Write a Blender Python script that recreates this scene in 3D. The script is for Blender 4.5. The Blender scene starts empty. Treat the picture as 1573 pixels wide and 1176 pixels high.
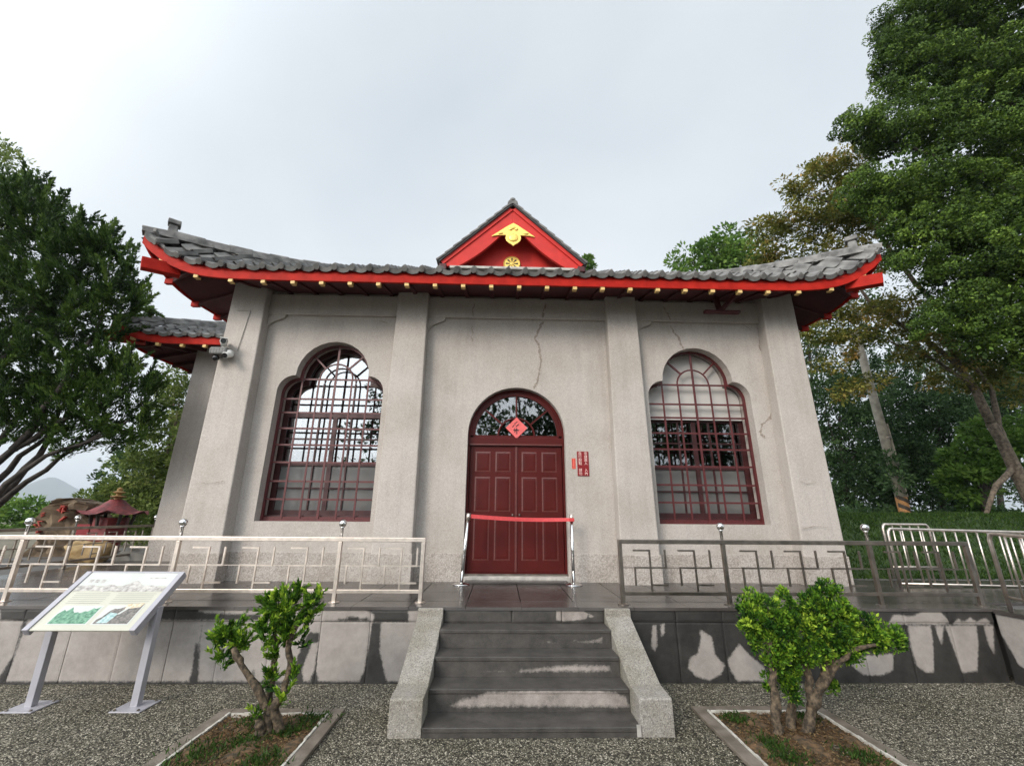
import bpy, bmesh, math, random
import numpy as np
from mathutils import Vector, Matrix
from mathutils.geometry import tessellate_polygon

random.seed(7)
SC = bpy.context.scene
COL = SC.collection
PI = math.pi
R = math.radians

# ------------------------------------------------------------------ camera, sky, sun, exposure
F_PX, YAW, PITCH, ROLL, EYE = 654.32, -0.024918, 0.298932, 0.00801, 1.65
PW, PH = 1573.0, 1176.0
_cy, _sy, _cp, _sp = math.cos(YAW), math.sin(YAW), math.cos(PITCH), math.sin(PITCH)
FWD = Vector((-_sy * _cp, _cy * _cp, _sp))
_r = Vector((_cy, _sy, 0)); _u = _r.cross(FWD)
RGT = math.cos(ROLL) * _r + math.sin(ROLL) * _u
UPV = -math.sin(ROLL) * _r + math.cos(ROLL) * _u
cam = bpy.data.objects.new('camera', bpy.data.cameras.new('camera'))
COL.objects.link(cam)
m = Matrix.Identity(4)
for i in range(3):
    m[i][0], m[i][1], m[i][2] = RGT[i], UPV[i], -FWD[i]
m[0][3], m[1][3], m[2][3] = 0, 0, EYE
cam.matrix_world = m
cam.data.sensor_width = 36
cam.data.lens = 36 * F_PX / PW
cam.data.clip_start = 0.05
cam.data.clip_end = 20000
SC.camera = cam

SUN_EL, SUN_AZ = R(28), R(217)          # azimuth clockwise from +Y (north): behind the viewer, to the left
world = bpy.data.worlds.new('World'); SC.world = world; world.use_nodes = True
wn, wl = world.node_tree.nodes, world.node_tree.links
wn.clear()
out = wn.new('ShaderNodeOutputWorld'); bg = wn.new('ShaderNodeBackground')
bg.inputs['Strength'].default_value = 0.1
sky = wn.new('ShaderNodeTexSky'); sky.sky_type = 'NISHITA'; sky.sun_disc = False
sky.sun_elevation = SUN_EL; sky.sun_rotation = SUN_AZ; sky.air_density = 1.3; sky.dust_density = 2.0
tc = wn.new('ShaderNodeTexCoord')
mp = wn.new('ShaderNodeMapping'); mp.inputs['Scale'].default_value = (1.0, 1.0, 1.6); mp.inputs['Location'].default_value = (2.3, 0.4, 1.1)
wl.new(tc.outputs['Generated'], mp.inputs['Vector'])
nz = wn.new('ShaderNodeTexNoise'); nz.inputs['Scale'].default_value = 1.35; nz.inputs['Detail'].default_value = 5
nz.inputs['Roughness'].default_value = 0.45; nz.inputs['Distortion'].default_value = 0.4
wl.new(mp.outputs['Vector'], nz.inputs['Vector'])
cr = wn.new('ShaderNodeValToRGB')
cr.color_ramp.elements[0].position = 0.36; cr.color_ramp.elements[0].color = (3.35, 3.68, 3.93, 1)
cr.color_ramp.elements[1].position = 0.66; cr.color_ramp.elements[1].color = (4.25, 4.48, 4.66, 1)
wl.new(nz.outputs['Fac'], cr.inputs['Fac'])
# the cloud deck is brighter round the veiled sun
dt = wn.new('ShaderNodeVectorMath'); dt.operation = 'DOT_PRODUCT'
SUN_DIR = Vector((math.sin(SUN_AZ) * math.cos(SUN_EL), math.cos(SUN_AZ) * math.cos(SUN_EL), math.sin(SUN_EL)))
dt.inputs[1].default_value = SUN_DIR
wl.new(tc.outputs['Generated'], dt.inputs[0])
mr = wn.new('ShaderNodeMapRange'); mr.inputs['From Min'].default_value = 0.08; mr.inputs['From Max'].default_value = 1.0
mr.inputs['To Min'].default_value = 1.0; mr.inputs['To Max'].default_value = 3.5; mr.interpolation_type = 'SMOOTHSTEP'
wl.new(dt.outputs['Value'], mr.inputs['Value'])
# overcast pales towards the horizon
sz = wn.new('ShaderNodeSeparateXYZ'); wl.new(tc.outputs['Generated'], sz.inputs['Vector'])
hz_ = wn.new('ShaderNodeMapRange'); hz_.inputs['From Min'].default_value = 0.0; hz_.inputs['From Max'].default_value = 0.92; hz_.inputs['To Min'].default_value = 0.75; hz_.inputs['To Max'].default_value = 0.0
hz_.interpolation_type = 'SMOOTHSTEP'
wl.new(sz.outputs['Z'], hz_.inputs['Value'])
hmx = wn.new('ShaderNodeMix'); hmx.data_type = 'RGBA'; hmx.inputs['B'].default_value = (5.9, 6.05, 6.15, 1)
wl.new(hz_.outputs['Result'], hmx.inputs['Factor']); wl.new(cr.outputs['Color'], hmx.inputs['A'])
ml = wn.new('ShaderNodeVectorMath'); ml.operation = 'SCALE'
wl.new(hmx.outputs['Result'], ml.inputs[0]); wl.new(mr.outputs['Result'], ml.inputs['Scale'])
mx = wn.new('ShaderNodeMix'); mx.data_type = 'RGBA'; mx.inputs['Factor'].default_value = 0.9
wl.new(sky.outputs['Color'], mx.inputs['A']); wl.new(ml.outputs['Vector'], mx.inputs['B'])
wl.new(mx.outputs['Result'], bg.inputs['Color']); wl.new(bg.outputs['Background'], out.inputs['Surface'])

sun = bpy.data.objects.new('sun', bpy.data.lights.new('sun', 'SUN'))
COL.objects.link(sun)
sun.data.energy = 1.5; sun.data.angle = R(22); sun.data.color = (1.0, 0.895, 0.785)
sun.rotation_euler = (-SUN_DIR).to_track_quat('-Z', 'Y').to_euler()

vs = SC.view_settings
vs.view_transform = 'Standard'; vs.look = 'None'; vs.gamma = 1; vs.use_curve_mapping = False
vs.exposure = 1.0
SC.cycles.max_bounces = 6
SC.cycles.use_denoising = True

# ------------------------------------------------------------------ helpers
def ray(px, py):
    return (RGT * ((px - PW / 2) / F_PX) - UPV * ((py - PH / 2) / F_PX) + FWD)

def at(px, py, Y):
    """world point on the vertical plane at distance Y that the photograph shows at a pixel"""
    d = ray(px, py); t = Y / d.y
    return Vector((d.x * t, Y, EYE + d.z * t))

ORG = {}
def tag(o, label=None, cat=None, group=None, kind=None):
    if label: o['label'] = label
    if cat: o['category'] = cat
    if group: o['group'] = group
    if kind: o['kind'] = kind
    return o

def thing(name, label, cat, loc=(0, 0, 0), group=None):
    o = bpy.data.objects.new(name, None); COL.objects.link(o)
    o.location = loc; o.empty_display_size = 0.2
    ORG[o.name] = Vector(loc)
    return tag(o, label, cat, group)

def org(o):
    v = Vector((0, 0, 0))
    if o is not None:
        v = ORG.get(o.name, Vector(o.location))
    return v

class MB:
    def __init__(s): s.v = []; s.f = []
    def quad(s, a, b, c, d):
        n = len(s.v); s.v += [tuple(a), tuple(b), tuple(c), tuple(d)]; s.f.append((n, n + 1, n + 2, n + 3)); return s
    def hexa(s, p):
        """p: 4 bottom corners (ccw seen from above), 4 top corners"""
        n = len(s.v); s.v += [tuple(q) for q in p]
        for f in ((3, 2, 1, 0), (4, 5, 6, 7), (0, 1, 5, 4), (1, 2, 6, 5), (2, 3, 7, 6), (3, 0, 4, 7)):
            s.f.append(tuple(n + i for i in f))
        return s
    def box(s, x0, x1, y0, y1, z0, z1):
        return s.hexa([(x0, y0, z0), (x1, y0, z0), (x1, y1, z0), (x0, y1, z0), (x0, y0, z1), (x1, y0, z1), (x1, y1, z1), (x0, y1, z1)])
    def bar(s, a, b, w, h, up=(0, 0, 1)):
        a, b = Vector(a), Vector(b); d = (b - a).normalized(); up = Vector(up)
        if abs(d.dot(up)) > 0.99: up = Vector((0, 1, 0))
        x = d.cross(up).normalized() * (w / 2); y = x.cross(d).normalized() * (h / 2)
        return s.hexa([a - x - y, b - x - y, b + x - y, a + x - y, a - x + y, b - x + y, b + x + y, a + x + y])
    def tube(s, pts, rad, n=8, caps=True):
        pts = [Vector(p) for p in pts]
        if not hasattr(rad, '__len__'): rad = [rad] * len(pts)
        base = len(s.v); ref = None
        for i, p in enumerate(pts):
            d = (pts[min(i + 1, len(pts) - 1)] - pts[max(i - 1, 0)]).normalized()
            if ref is None:
                ref = Vector((1, 0, 0)) if abs(d.x) < 0.8 else Vector((0, 1, 0))
            x = (ref - d * ref.dot(d)).normalized(); ref = x; y = d.cross(x)
            for k in range(n):
                a = 2 * PI * k / n
                s.v.append(tuple(p + (x * math.cos(a) + y * math.sin(a)) * rad[i]))
        for i in range(len(pts) - 1):
            for k in range(n):
                a = base + i * n + k; b = base + i * n + (k + 1) % n
                s.f.append((a, b, b + n, a + n))
        if caps:
            s.f.append(tuple(base + k for k in reversed(range(n))))
            e = base + (len(pts) - 1) * n
            s.f.append(tuple(e + k for k in range(n)))
        return s
    def lathe(s, prof, c=(0, 0, 0), n=16):
        base = len(s.v); c = Vector(c)
        for (r, z) in prof:
            for k in range(n):
                a = 2 * PI * k / n
                s.v.append((c.x + r * math.cos(a), c.y + r * math.sin(a), c.z + z))
        for i in range(len(prof) - 1):
            for k in range(n):
                a = base + i * n + k; b = base + i * n + (k + 1) % n
                s.f.append((a, b, b + n, a + n))
        s.f.append(tuple(base + k for k in reversed(range(n))))
        e = base + (len(prof) - 1) * n
        s.f.append(tuple(e + k for k in range(n)))
        return s
    def ball(s, c, r, n=14, m=9, sz=1.0):
        prof = [(max(0.02 * r, r * math.sin(PI * i / m)), -r * sz * math.cos(PI * i / m)) for i in range(m + 1)]
        return s.lathe(prof, c, n)
    def prism(s, poly, y0, y1, holes=()):
        """poly, holes: lists of (x, z); solid between y0 (front) and y1"""
        loops = [list(poly)] + [list(h) for h in holes]
        flat = [p for l in loops for p in l]
        tris = tessellate_polygon([[Vector((p[0], p[1], 0)) for p in l] for l in loops])
        b = len(s.v); n = len(flat)
        s.v += [(p[0], y0, p[1]) for p in flat] + [(p[0], y1, p[1]) for p in flat]
        for t in tris:
            a, bb, c = [Vector(flat[i]) for i in t]
            if (bb - a).cross(c - a) > 0: t = (t[0], t[1], t[2])
            else: t = (t[0], t[2], t[1])
            s.f.append((b + t[0], b + t[1], b + t[2])); s.f.append((b + n + t[2], b + n + t[1], b + n + t[0]))
        k = 0
        for l in loops:
            for i in range(len(l)):
                p, q = b + k + i, b + k + (i + 1) % len(l)
                s.f.append((p, p + n, q + n, q))
            k += len(l)
        return s
    def mesh(s, name, mat=None, off=Vector((0, 0, 0)), smooth=False, fix=True):
        me = bpy.data.meshes.new(name)
        me.from_pydata([(x - off.x, y - off.y, z - off.z) for x, y, z in s.v], [], s.f)
        if fix:
            bm = bmesh.new(); bm.from_mesh(me)
            bmesh.ops.recalc_face_normals(bm, faces=bm.faces); bm.to_mesh(me); bm.free()
        if smooth:
            me.polygons.foreach_set('use_smooth', [True] * len(me.polygons))
        if mat: me.materials.append(mat)
        return me
    def build(s, name, mat, parent=None, smooth=False, bevel=0, base=None, fix=True):
        """parts keep the origin of their thing; top-level meshes get their origin at base"""
        off = org(parent) if parent is not None else Vector(base or (0, 0, 0))
        o = bpy.data.objects.new(name, s.mesh(name, mat, off, smooth, fix)); COL.objects.link(o)
        if parent is not None:
            o.parent = parent; ORG[o.name] = off
        else:
            o.location = off; ORG[o.name] = off
        if bevel:
            md = o.modifiers.new('bevel', 'BEVEL'); md.width = bevel; md.segments = 2; md.limit_method = 'ANGLE'; md.angle_limit = R(40)
        if smooth == 'auto':
            pass
        return o

def piece(name, me, parent, mat4):
    o = bpy.data.objects.new(name, me); COL.objects.link(o); o.parent = parent
    mm = mat4.copy(); mm.translation = mm.translation - org(parent)
    o.matrix_local = mm
    return o

def T(x, y, z): return Matrix.Translation((x, y, z))

# ------------------------------------------------------------------ materials
MATS = {}
def mat(name, col, rough=0.7, metal=0.0, var=0.12, scale=6.0, bump=0.0, bscale=60.0, spec=0.5, col2=None, detail=4, contrast=(0.35, 0.65)):
    """base colour that drifts between two tones by noise in world space, with an optional relief"""
    m = bpy.data.materials.new(name); m.use_nodes = True; nt = m.node_tree; N, L = nt.nodes, nt.links
    b = N['Principled BSDF']; b.inputs['Roughness'].default_value = rough; b.inputs['Metallic'].default_value = metal
    b.inputs['Specular IOR Level'].default_value = spec
    g = N.new('ShaderNodeNewGeometry')
    n = N.new('ShaderNodeTexNoise'); n.inputs['Scale'].default_value = scale; n.inputs['Detail'].default_value = detail
    L.new(g.outputs['Position'], n.inputs['Vector'])
    r = N.new('ShaderNodeValToRGB')
    c2 = col2 or tuple(min(1, c * (1 + var)) for c in col); c1 = col if col2 else tuple(c * (1 - var) for c in col)
    r.color_ramp.elements[0].position = contrast[0]; r.color_ramp.elements[1].position = contrast[1]
    r.color_ramp.elements[0].color = (*c1, 1); r.color_ramp.elements[1].color = (*c2, 1)
    L.new(n.outputs['Fac'], r.inputs['Fac']); L.new(r.outputs['Color'], b.inputs['Base Color'])
    if bump:
        n2 = N.new('ShaderNodeTexNoise'); n2.inputs['Scale'].default_value = bscale; n2.inputs['Detail'].default_value = 4
        L.new(g.outputs['Position'], n2.inputs['Vector'])
        bp = N.new('ShaderNodeBump'); bp.inputs['Strength'].default_value = bump; bp.inputs['Distance'].default_value = 0.01
        L.new(n2.outputs['Fac'], bp.inputs['Height']); L.new(bp.outputs['Normal'], b.inputs['Normal'])
    MATS[name] = m
    return m

def node_mix(N, L, fac, a, b):
    x = N.new('ShaderNodeMix'); x.data_type = 'RGBA'
    for inp, v in (('Factor', fac), ('A', a), ('B', b)):
        if isinstance(v, (tuple, list)): x.inputs[inp].default_value = (*v, 1) if len(v) == 3 else v
        elif isinstance(v, (int, float)): x.inputs[inp].default_value = v
        else: L.new(v, x.inputs[inp])
    return x.outputs['Result']

def pebble_mat(name, cols, scale, rough=0.8, bump=0.5, bd=0.006, stain=None, stain_scale=0.9, gap=0.75, streak=0.0):
    """exposed pebble finish: each voronoi cell one stone, a darker binder between, soft stains over it"""
    m = bpy.data.materials.new(name); m.use_nodes = True; nt = m.node_tree; N, L = nt.nodes, nt.links
    b = N['Principled BSDF']; b.inputs['Roughness'].default_value = rough; b.inputs['Specular IOR Level'].default_value = 0.35
    g = N.new('ShaderNodeNewGeometry')
    v = N.new('ShaderNodeTexVoronoi'); v.inputs['Scale'].default_value = scale
    L.new(g.outputs['Position'], v.inputs['Vector'])
    sx = N.new('ShaderNodeSeparateColor'); L.new(v.outputs['Color'], sx.inputs['Color'])
    r = N.new('ShaderNodeValToRGB'); r.color_ramp.interpolation = 'LINEAR'
    for i, (p, c) in enumerate(cols):
        e = r.color_ramp.elements[i] if i < 2 else r.color_ramp.elements.new(p)
        e.position = p; e.color = (*c, 1)
    L.new(sx.outputs['Red'], r.inputs['Fac'])
    col = r.outputs['Color']
    d = N.new('ShaderNodeMapRange'); d.inputs['From Min'].default_value = 0.3; d.inputs['From Max'].default_value = 0.75
    d.inputs['To Min'].default_value = 1.0; d.inputs['To Max'].default_value = gap
    L.new(v.outputs['Distance'], d.inputs['Value'])
    ms = N.new('ShaderNodeVectorMath'); ms.operation = 'SCALE'
    L.new(col, ms.inputs[0]); L.new(d.outputs['Result'], ms.inputs['Scale']); col = ms.outputs['Vector']
    if stain:
        n = N.new('ShaderNodeTexNoise'); n.inputs['Scale'].default_value = stain_scale; n.inputs['Detail'].default_value = 6
        n.inputs['Roughness'].default_value = 0.6
        L.new(g.outputs['Position'], n.inputs['Vector'])
        q = N.new('ShaderNodeValToRGB'); q.color_ramp.elements[0].position = 0.38; q.color_ramp.elements[1].position = 0.68
        q.color_ramp.elements[0].color = (1, 1, 1, 1); q.color_ramp.elements[1].color = (*stain, 1)
        L.new(n.outputs['Fac'], q.inputs['Fac'])
        mm = N.new('ShaderNodeVectorMath'); mm.operation = 'MULTIPLY'
        L.new(col, mm.inputs[0]); L.new(q.outputs['Color'], mm.inputs[1]); col = mm.outputs['Vector']
    if streak:
        mpp = N.new('ShaderNodeMapping'); mpp.inputs['Scale'].default_value = (7, 7, 0.55); L.new(g.outputs['Position'], mpp.inputs['Vector'])
        n5 = N.new('ShaderNodeTexNoise'); n5.inputs['Scale'].default_value = 1.0; n5.inputs['Detail'].default_value = 7; n5.inputs['Roughness'].default_value = 0.65
        L.new(mpp.outputs['Vector'], n5.inputs['Vector'])
        q5 = N.new('ShaderNodeMapRange'); q5.inputs['From Min'].default_value = 0.48; q5.inputs['From Max'].default_value = 0.75; q5.inputs['To Min'].default_value = 1.0; q5.inputs['To Max'].default_value = 1.0 - streak * 1.6
        L.new(n5.outputs['Fac'], q5.inputs['Value'])
        s5 = N.new('ShaderNodeVectorMath'); s5.operation = 'SCALE'; L.new(col, s5.inputs[0]); L.new(q5.outputs['Result'], s5.inputs['Scale']); col = s5.outputs['Vector']
    L.new(col, b.inputs['Base Color'])
    bp = N.new('ShaderNodeBump'); bp.inputs['Strength'].default_value = bump; bp.inputs['Distance'].default_value = bd; bp.invert = True
    L.new(v.outputs['Distance'], bp.inputs['Height']); L.new(bp.outputs['Normal'], b.inputs['Normal'])
    return m

def wet_mat(name, dry, dry2, wet, rough_wet=0.35):
    """stone whose soaked areas (point attribute wet) turn dark and shinier"""
    m = bpy.data.materials.new(name); m.use_nodes = True; nt = m.node_tree; N, L = nt.nodes, nt.links
    b = N['Principled BSDF']
    g = N.new('ShaderNodeNewGeometry'); a = N.new('ShaderNodeAttribute'); a.attribute_name = 'wet'
    n = N.new('ShaderNodeTexNoise'); n.inputs['Scale'].default_value = 34; n.inputs['Detail'].default_value = 8; n.inputs['Roughness'].default_value = 0.72
    L.new(g.outputs['Position'], n.inputs['Vector'])
    ad = N.new('ShaderNodeMath'); ad.operation = 'MULTIPLY_ADD'; ad.inputs[1].default_value = 1.0
    L.new(n.outputs['Fac'], ad.inputs[0]); L.new(a.outputs['Fac'], ad.inputs[2])
    mr = N.new('ShaderNodeMapRange'); mr.inputs['From Min'].default_value = 0.82; mr.inputs['From Max'].default_value = 1.16
    L.new(ad.outputs['Value'], mr.inputs['Value'])
    n2 = N.new('ShaderNodeTexNoise'); n2.inputs['Scale'].default_value = 7; n2.inputs['Detail'].default_value = 9; n2.inputs['Roughness'].default_value = 0.7
    L.new(g.outputs['Position'], n2.inputs['Vector'])
    n3 = N.new('ShaderNodeTexNoise'); n3.inputs['Scale'].default_value = 220; n3.inputs['Detail'].default_value = 2
    L.new(g.outputs['Position'], n3.inputs['Vector'])
    mxn = N.new('ShaderNodeMath'); mxn.operation = 'MULTIPLY_ADD'; mxn.inputs[1].default_value = 0.5
    L.new(n3.outputs['Fac'], mxn.inputs[0]); 
    sb = N.new('ShaderNodeMath'); sb.operation = 'SUBTRACT'; sb.inputs[1].default_value = 0.25
    L.new(n2.outputs['Fac'], sb.inputs[0]); L.new(sb.outputs['Value'], mxn.inputs[2])
    rr = N.new('ShaderNodeMapRange'); rr.inputs['From Min'].default_value = 0.3; rr.inputs['From Max'].default_value = 0.7
    L.new(mxn.outputs['Value'], rr.inputs['Value'])
    dc = node_mix(N, L, rr.outputs['Result'], dry, dry2)
    wc = node_mix(N, L, rr.outputs['Result'], tuple(c * 0.6 for c in wet), tuple(c * 1.75 for c in wet))
    L.new(node_mix(N, L, mr.outputs['Result'], dc, wc), b.inputs['Base Color'])
    ro = N.new('ShaderNodeMapRange'); ro.inputs['To Min'].default_value = 0.8; ro.inputs['To Max'].default_value = rough_wet
    L.new(mr.outputs['Result'], ro.inputs['Value']); L.new(ro.outputs['Result'], b.inputs['Roughness'])
    bp = N.new('ShaderNodeBump'); bp.inputs['Strength'].default_value = 0.25; bp.inputs['Distance'].default_value = 0.004
    L.new(n3.outputs['Fac'], bp.inputs['Height']); L.new(bp.outputs['Normal'], b.inputs['Normal'])
    return m

def leaf_mat(name, cols, rough=0.55, trans=0.3):
    m = bpy.data.materials.new(name); m.use_nodes = True; nt = m.node_tree; N, L = nt.nodes, nt.links
    b = N['Principled BSDF']; b.inputs['Roughness'].default_value = rough; b.inputs['Specular IOR Level'].default_value = 0.15
    a = N.new('ShaderNodeAttribute'); a.attribute_name = 'tint'
    r = N.new('ShaderNodeValToRGB')
    k = len(cols)
    for i, c in enumerate(cols):
        e = r.color_ramp.elements[i] if i < 2 else r.color_ramp.elements.new(i / (k - 1))
        e.position = i / (k - 1); e.color = (*c, 1)
    L.new(a.outputs['Fac'], r.inputs['Fac']); L.new(r.outputs['Color'], b.inputs['Base Color'])
    t = N.new('ShaderNodeBsdfTranslucent'); L.new(r.outputs['Color'], t.inputs['Color'])
    ms = N.new('ShaderNodeMixShader'); ms.inputs['Fac'].default_value = trans
    L.new(b.outputs['BSDF'], ms.inputs[1]); L.new(t.outputs['BSDF'], ms.inputs[2])
    L.new(ms.outputs['Shader'], N['Material Output'].inputs['Surface'])
    return m

def glass_mat(name, refl, tint, rough=0.02, clear=0.7, metalc=(0.8, 0.82, 0.84)):
    """film-coated pane: part mirror, part see-through, the rest dark"""
    m = bpy.data.materials.new(name); m.use_nodes = True; nt = m.node_tree; N, L = nt.nodes, nt.links
    N.remove(N['Principled BSDF'])
    gl = N.new('ShaderNodeBsdfGlossy'); gl.inputs['Roughness'].default_value = rough; gl.inputs['Color'].default_value = (*metalc, 1)
    tr = N.new('ShaderNodeBsdfTransparent'); tr.inputs['Color'].default_value = (*tint, 1)
    ms = N.new('ShaderNodeMixShader')
    lw = N.new('ShaderNodeLayerWeight'); lw.inputs['Blend'].default_value = 0.3
    mr = N.new('ShaderNodeMapRange'); mr.inputs['To Min'].default_value = refl; mr.inputs['To Max'].default_value = 1.0
    L.new(lw.outputs['Fresnel'], mr.inputs['Value']); L.new(mr.outputs['Result'], ms.inputs['Fac'])
    L.new(tr.outputs['BSDF'], ms.inputs[1]); L.new(gl.outputs['BSDF'], ms.inputs[2])
    L.new(ms.outputs['Shader'], N['Material Output'].inputs['Surface'])
    return m

M = {}
M['wall'] = pebble_mat('washed_pebble_render', [(0.0, (0.395, 0.362, 0.333)), (0.3, (0.445, 0.408, 0.376)), (0.8, (0.468, 0.430, 0.398)), (1.0, (0.515, 0.478, 0.445))], 85, bump=0.2, bd=0.003, stain=(0.84, 0.825, 0.80), stain_scale=1.3, gap=0.9, streak=0.08)
M['wall_base'] = pebble_mat('coarse_pebble_render', [(0.0, (0.325, 0.293, 0.266)), (0.3, (0.425, 0.388, 0.355)), (0.75, (0.46, 0.422, 0.388)), (1.0, (0.525, 0.487, 0.45))], 60, bump=0.4, bd=0.006, stain=(0.78, 0.75, 0.72), stain_scale=2.2, gap=0.75)
M['gravel'] = pebble_mat('exposed_aggregate', [(0.0, (0.03, 0.026, 0.018)), (0.35, (0.128, 0.115, 0.086)), (0.72, (0.26, 0.235, 0.182)), (1.0, (0.54, 0.495, 0.40))], 72, bump=1.0, bd=0.014, stain=(0.36, 0.36, 0.26), stain_scale=0.9, gap=0.3, rough=0.75)
M['granite'] = pebble_mat('pale_granite', [(0.0, (0.17, 0.155, 0.14)), (0.3, (0.28, 0.262, 0.236)), (0.8, (0.335, 0.315, 0.285)), (1.0, (0.42, 0.395, 0.36))], 130, bump=0.2, bd=0.002, stain=(0.7, 0.68, 0.6), stain_scale=3.0, gap=0.8)
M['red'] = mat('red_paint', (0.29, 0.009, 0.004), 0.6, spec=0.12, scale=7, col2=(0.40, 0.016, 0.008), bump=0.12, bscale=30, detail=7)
M['red_dark'] = mat('shaded_maroon_paint', (0.060, 0.008, 0.010), 0.65, var=0.15, scale=4)  # maroon, darkened further with the shade under the eaves
M['gable_red'] = mat('lit_red_paint', (0.50, 0.028, 0.022), 0.55, spec=0.25, var=0.08, scale=6)  # same red as the eaves, brightened for the light on the gable
M['rafter_tip'] = mat('ochre_paint', (0.62, 0.42, 0.16), 0.6, var=0.15, scale=20)
M['gold'] = mat('gilt_metal', (0.75, 0.52, 0.13), 0.38, metal=0.55, var=0.15, scale=40, bump=0.3, bscale=60)
M['tile'] = mat('roof_tile_clay', (0.060, 0.058, 0.056), 0.65, scale=3.6, col2=(0.215, 0.21, 0.20), bump=0.3, bscale=45, contrast=(0.3, 0.72))
M['ridge'] = mat('ridge_tile_clay', (0.075, 0.074, 0.072), 0.7, scale=6, col2=(0.24, 0.235, 0.225), bump=0.35, bscale=40)
M['deck'] = mat('roof_underlay', (0.05, 0.05, 0.052), 0.9)
M['mortar'] = mat('pale_mortar', (0.40, 0.38, 0.35), 0.85, var=0.2, scale=12)
M['door'] = mat('oxblood_door_paint', (0.068, 0.0075, 0.0065), 0.42, spec=0.18, var=0.12, scale=3, bump=0.06, bscale=25)
M['door_rim'] = mat('worn_moulding_paint', (0.10, 0.022, 0.018), 0.40, var=0.2, scale=25)
M['grille'] = mat('maroon_grille_paint', (0.085, 0.014, 0.015), 0.45, var=0.15, scale=20)
M['sash'] = mat('maroon_sash_paint', (0.045, 0.009, 0.010), 0.45, var=0.15, scale=12)
M['glass'] = glass_mat('film_glass', 0.42, (0.35, 0.36, 0.36))
M['fan_glass'] = glass_mat('clear_dark_glass', 0.20, (0.25, 0.26, 0.26))
M['frost'] = mat('frosted_film', (0.135, 0.132, 0.128), 0.22, var=0.08, scale=2)
M['board'] = mat('white_board', (0.44, 0.425, 0.405), 0.6, var=0.05, scale=2)
M['dark'] = mat('unlit_room_wall', (0.09, 0.085, 0.08), 0.9)
M['steel'] = mat('brushed_steel', (0.66, 0.59, 0.53), 0.40, metal=1.0, var=0.12, scale=14)  # brushed steel with bright warm sky reflections put into its colour
M['steel_dull_shaded'] = mat('dull_shaded_steel', (0.25, 0.22, 0.19), 0.36, metal=1.0, var=0.2, scale=9)  # railing steel with dark reflections put into its colour; also dull fittings
M['chrome'] = mat('polished_steel', (0.72, 0.71, 0.70), 0.08, metal=1.0, var=0.04)
M['floor_tile'] = mat('dark_terrace_tile', (0.040, 0.034, 0.031), 0.24, scale=2.4, col2=(0.075, 0.066, 0.060), bump=0.1, bscale=90, detail=6)
M['tread'] = wet_mat('dark_step_stone', (0.17, 0.15, 0.135), (0.40, 0.355, 0.325), (0.046, 0.042, 0.038), 0.5)
M['panel'] = wet_mat('wall_panel_stone', (0.245, 0.222, 0.205), (0.355, 0.325, 0.302), (0.026, 0.0245, 0.023), 0.5)
M['core'] = mat('mortar_core', (0.10, 0.095, 0.09), 0.9)
M['kerb'] = mat('planter_kerb_stone', (0.10, 0.082, 0.062), 0.8, scale=7, col2=(0.19, 0.16, 0.13), bump=0.4, bscale=80)
M['white_edge'] = mat('white_mortar_edge', (0.32, 0.30, 0.26), 0.85, scale=16, col2=(0.58, 0.56, 0.51), bump=0.4, bscale=60)
M['soil'] = mat('leaf_litter_soil', (0.035, 0.028, 0.014), 0.95, scale=22, col2=(0.15, 0.085, 0.04), bump=1.0, bscale=60, detail=8)
M['yard'] = mat('yard_earth', (0.10, 0.09, 0.06), 0.95, scale=3, col2=(0.16, 0.14, 0.10))
M['grass_soil'] = mat('grassy_bank', (0.018, 0.040, 0.008), 0.95, scale=3, col2=(0.034, 0.066, 0.014), bump=0.8, bscale=40)
M['bark'] = mat('bark', (0.06, 0.045, 0.032), 0.9, scale=14, col2=(0.17, 0.135, 0.10), bump=1.0, bscale=35)
M['bark_dark'] = mat('dark_bark', (0.022, 0.018, 0.015), 0.9, scale=10, col2=(0.055, 0.045, 0.038), bump=0.8, bscale=30)
M['bark_shrub'] = mat('lichen_bark', (0.035, 0.027, 0.018), 0.9, scale=30, col2=(0.17, 0.125, 0.08), bump=1.0, bscale=55, contrast=(0.4, 0.7))
M['sign_metal'] = mat('pale_grey_metal', (0.36, 0.355, 0.39), 0.5, metal=0.2, var=0.06, scale=4)
M['cream'] = mat('cream_print', (0.46, 0.455, 0.38), 0.3, var=0.04, scale=2)
M['print_sky'] = mat('pale_print', (0.48, 0.495, 0.475), 0.35, var=0.05, scale=4)
M['print_grey'] = mat('grey_mountain_print', (0.24, 0.225, 0.21), 0.3, scale=30, col2=(0.50, 0.48, 0.45))
M['print_text'] = mat('text_print', (0.33, 0.33, 0.285), 0.35, var=0.1)
M['print_green'] = mat('green_landscape_print', (0.03, 0.13, 0.07), 0.3, scale=45, col2=(0.16, 0.33, 0.22))
M['print_teal'] = mat('teal_print', (0.19, 0.33, 0.33), 0.3, scale=50, col2=(0.45, 0.55, 0.55))
M['print_dark'] = mat('dark_print', (0.07, 0.065, 0.06), 0.3, scale=50, col2=(0.2, 0.18, 0.16))
M['print_tan'] = mat('tan_print', (0.42, 0.33, 0.2), 0.3, scale=60, col2=(0.62, 0.56, 0.44))
M['pink'] = mat('faded_red_paper', (0.66, 0.12, 0.115), 0.7, var=0.1, scale=15)
M['ink'] = mat('black_ink', (0.012, 0.008, 0.008), 0.5)
M['plaque'] = mat('crimson_plate', (0.20, 0.006, 0.010), 0.35, var=0.1, scale=20)
M['letter'] = mat('pale_lettering', (0.78, 0.55, 0.50), 0.5, var=0.05)
M['slip'] = mat('coral_slip', (0.62, 0.10, 0.07), 0.6, var=0.1, scale=20)
M['belt'] = mat('red_webbing', (0.52, 0.045, 0.05), 0.55, var=0.1, scale=30)
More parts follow.
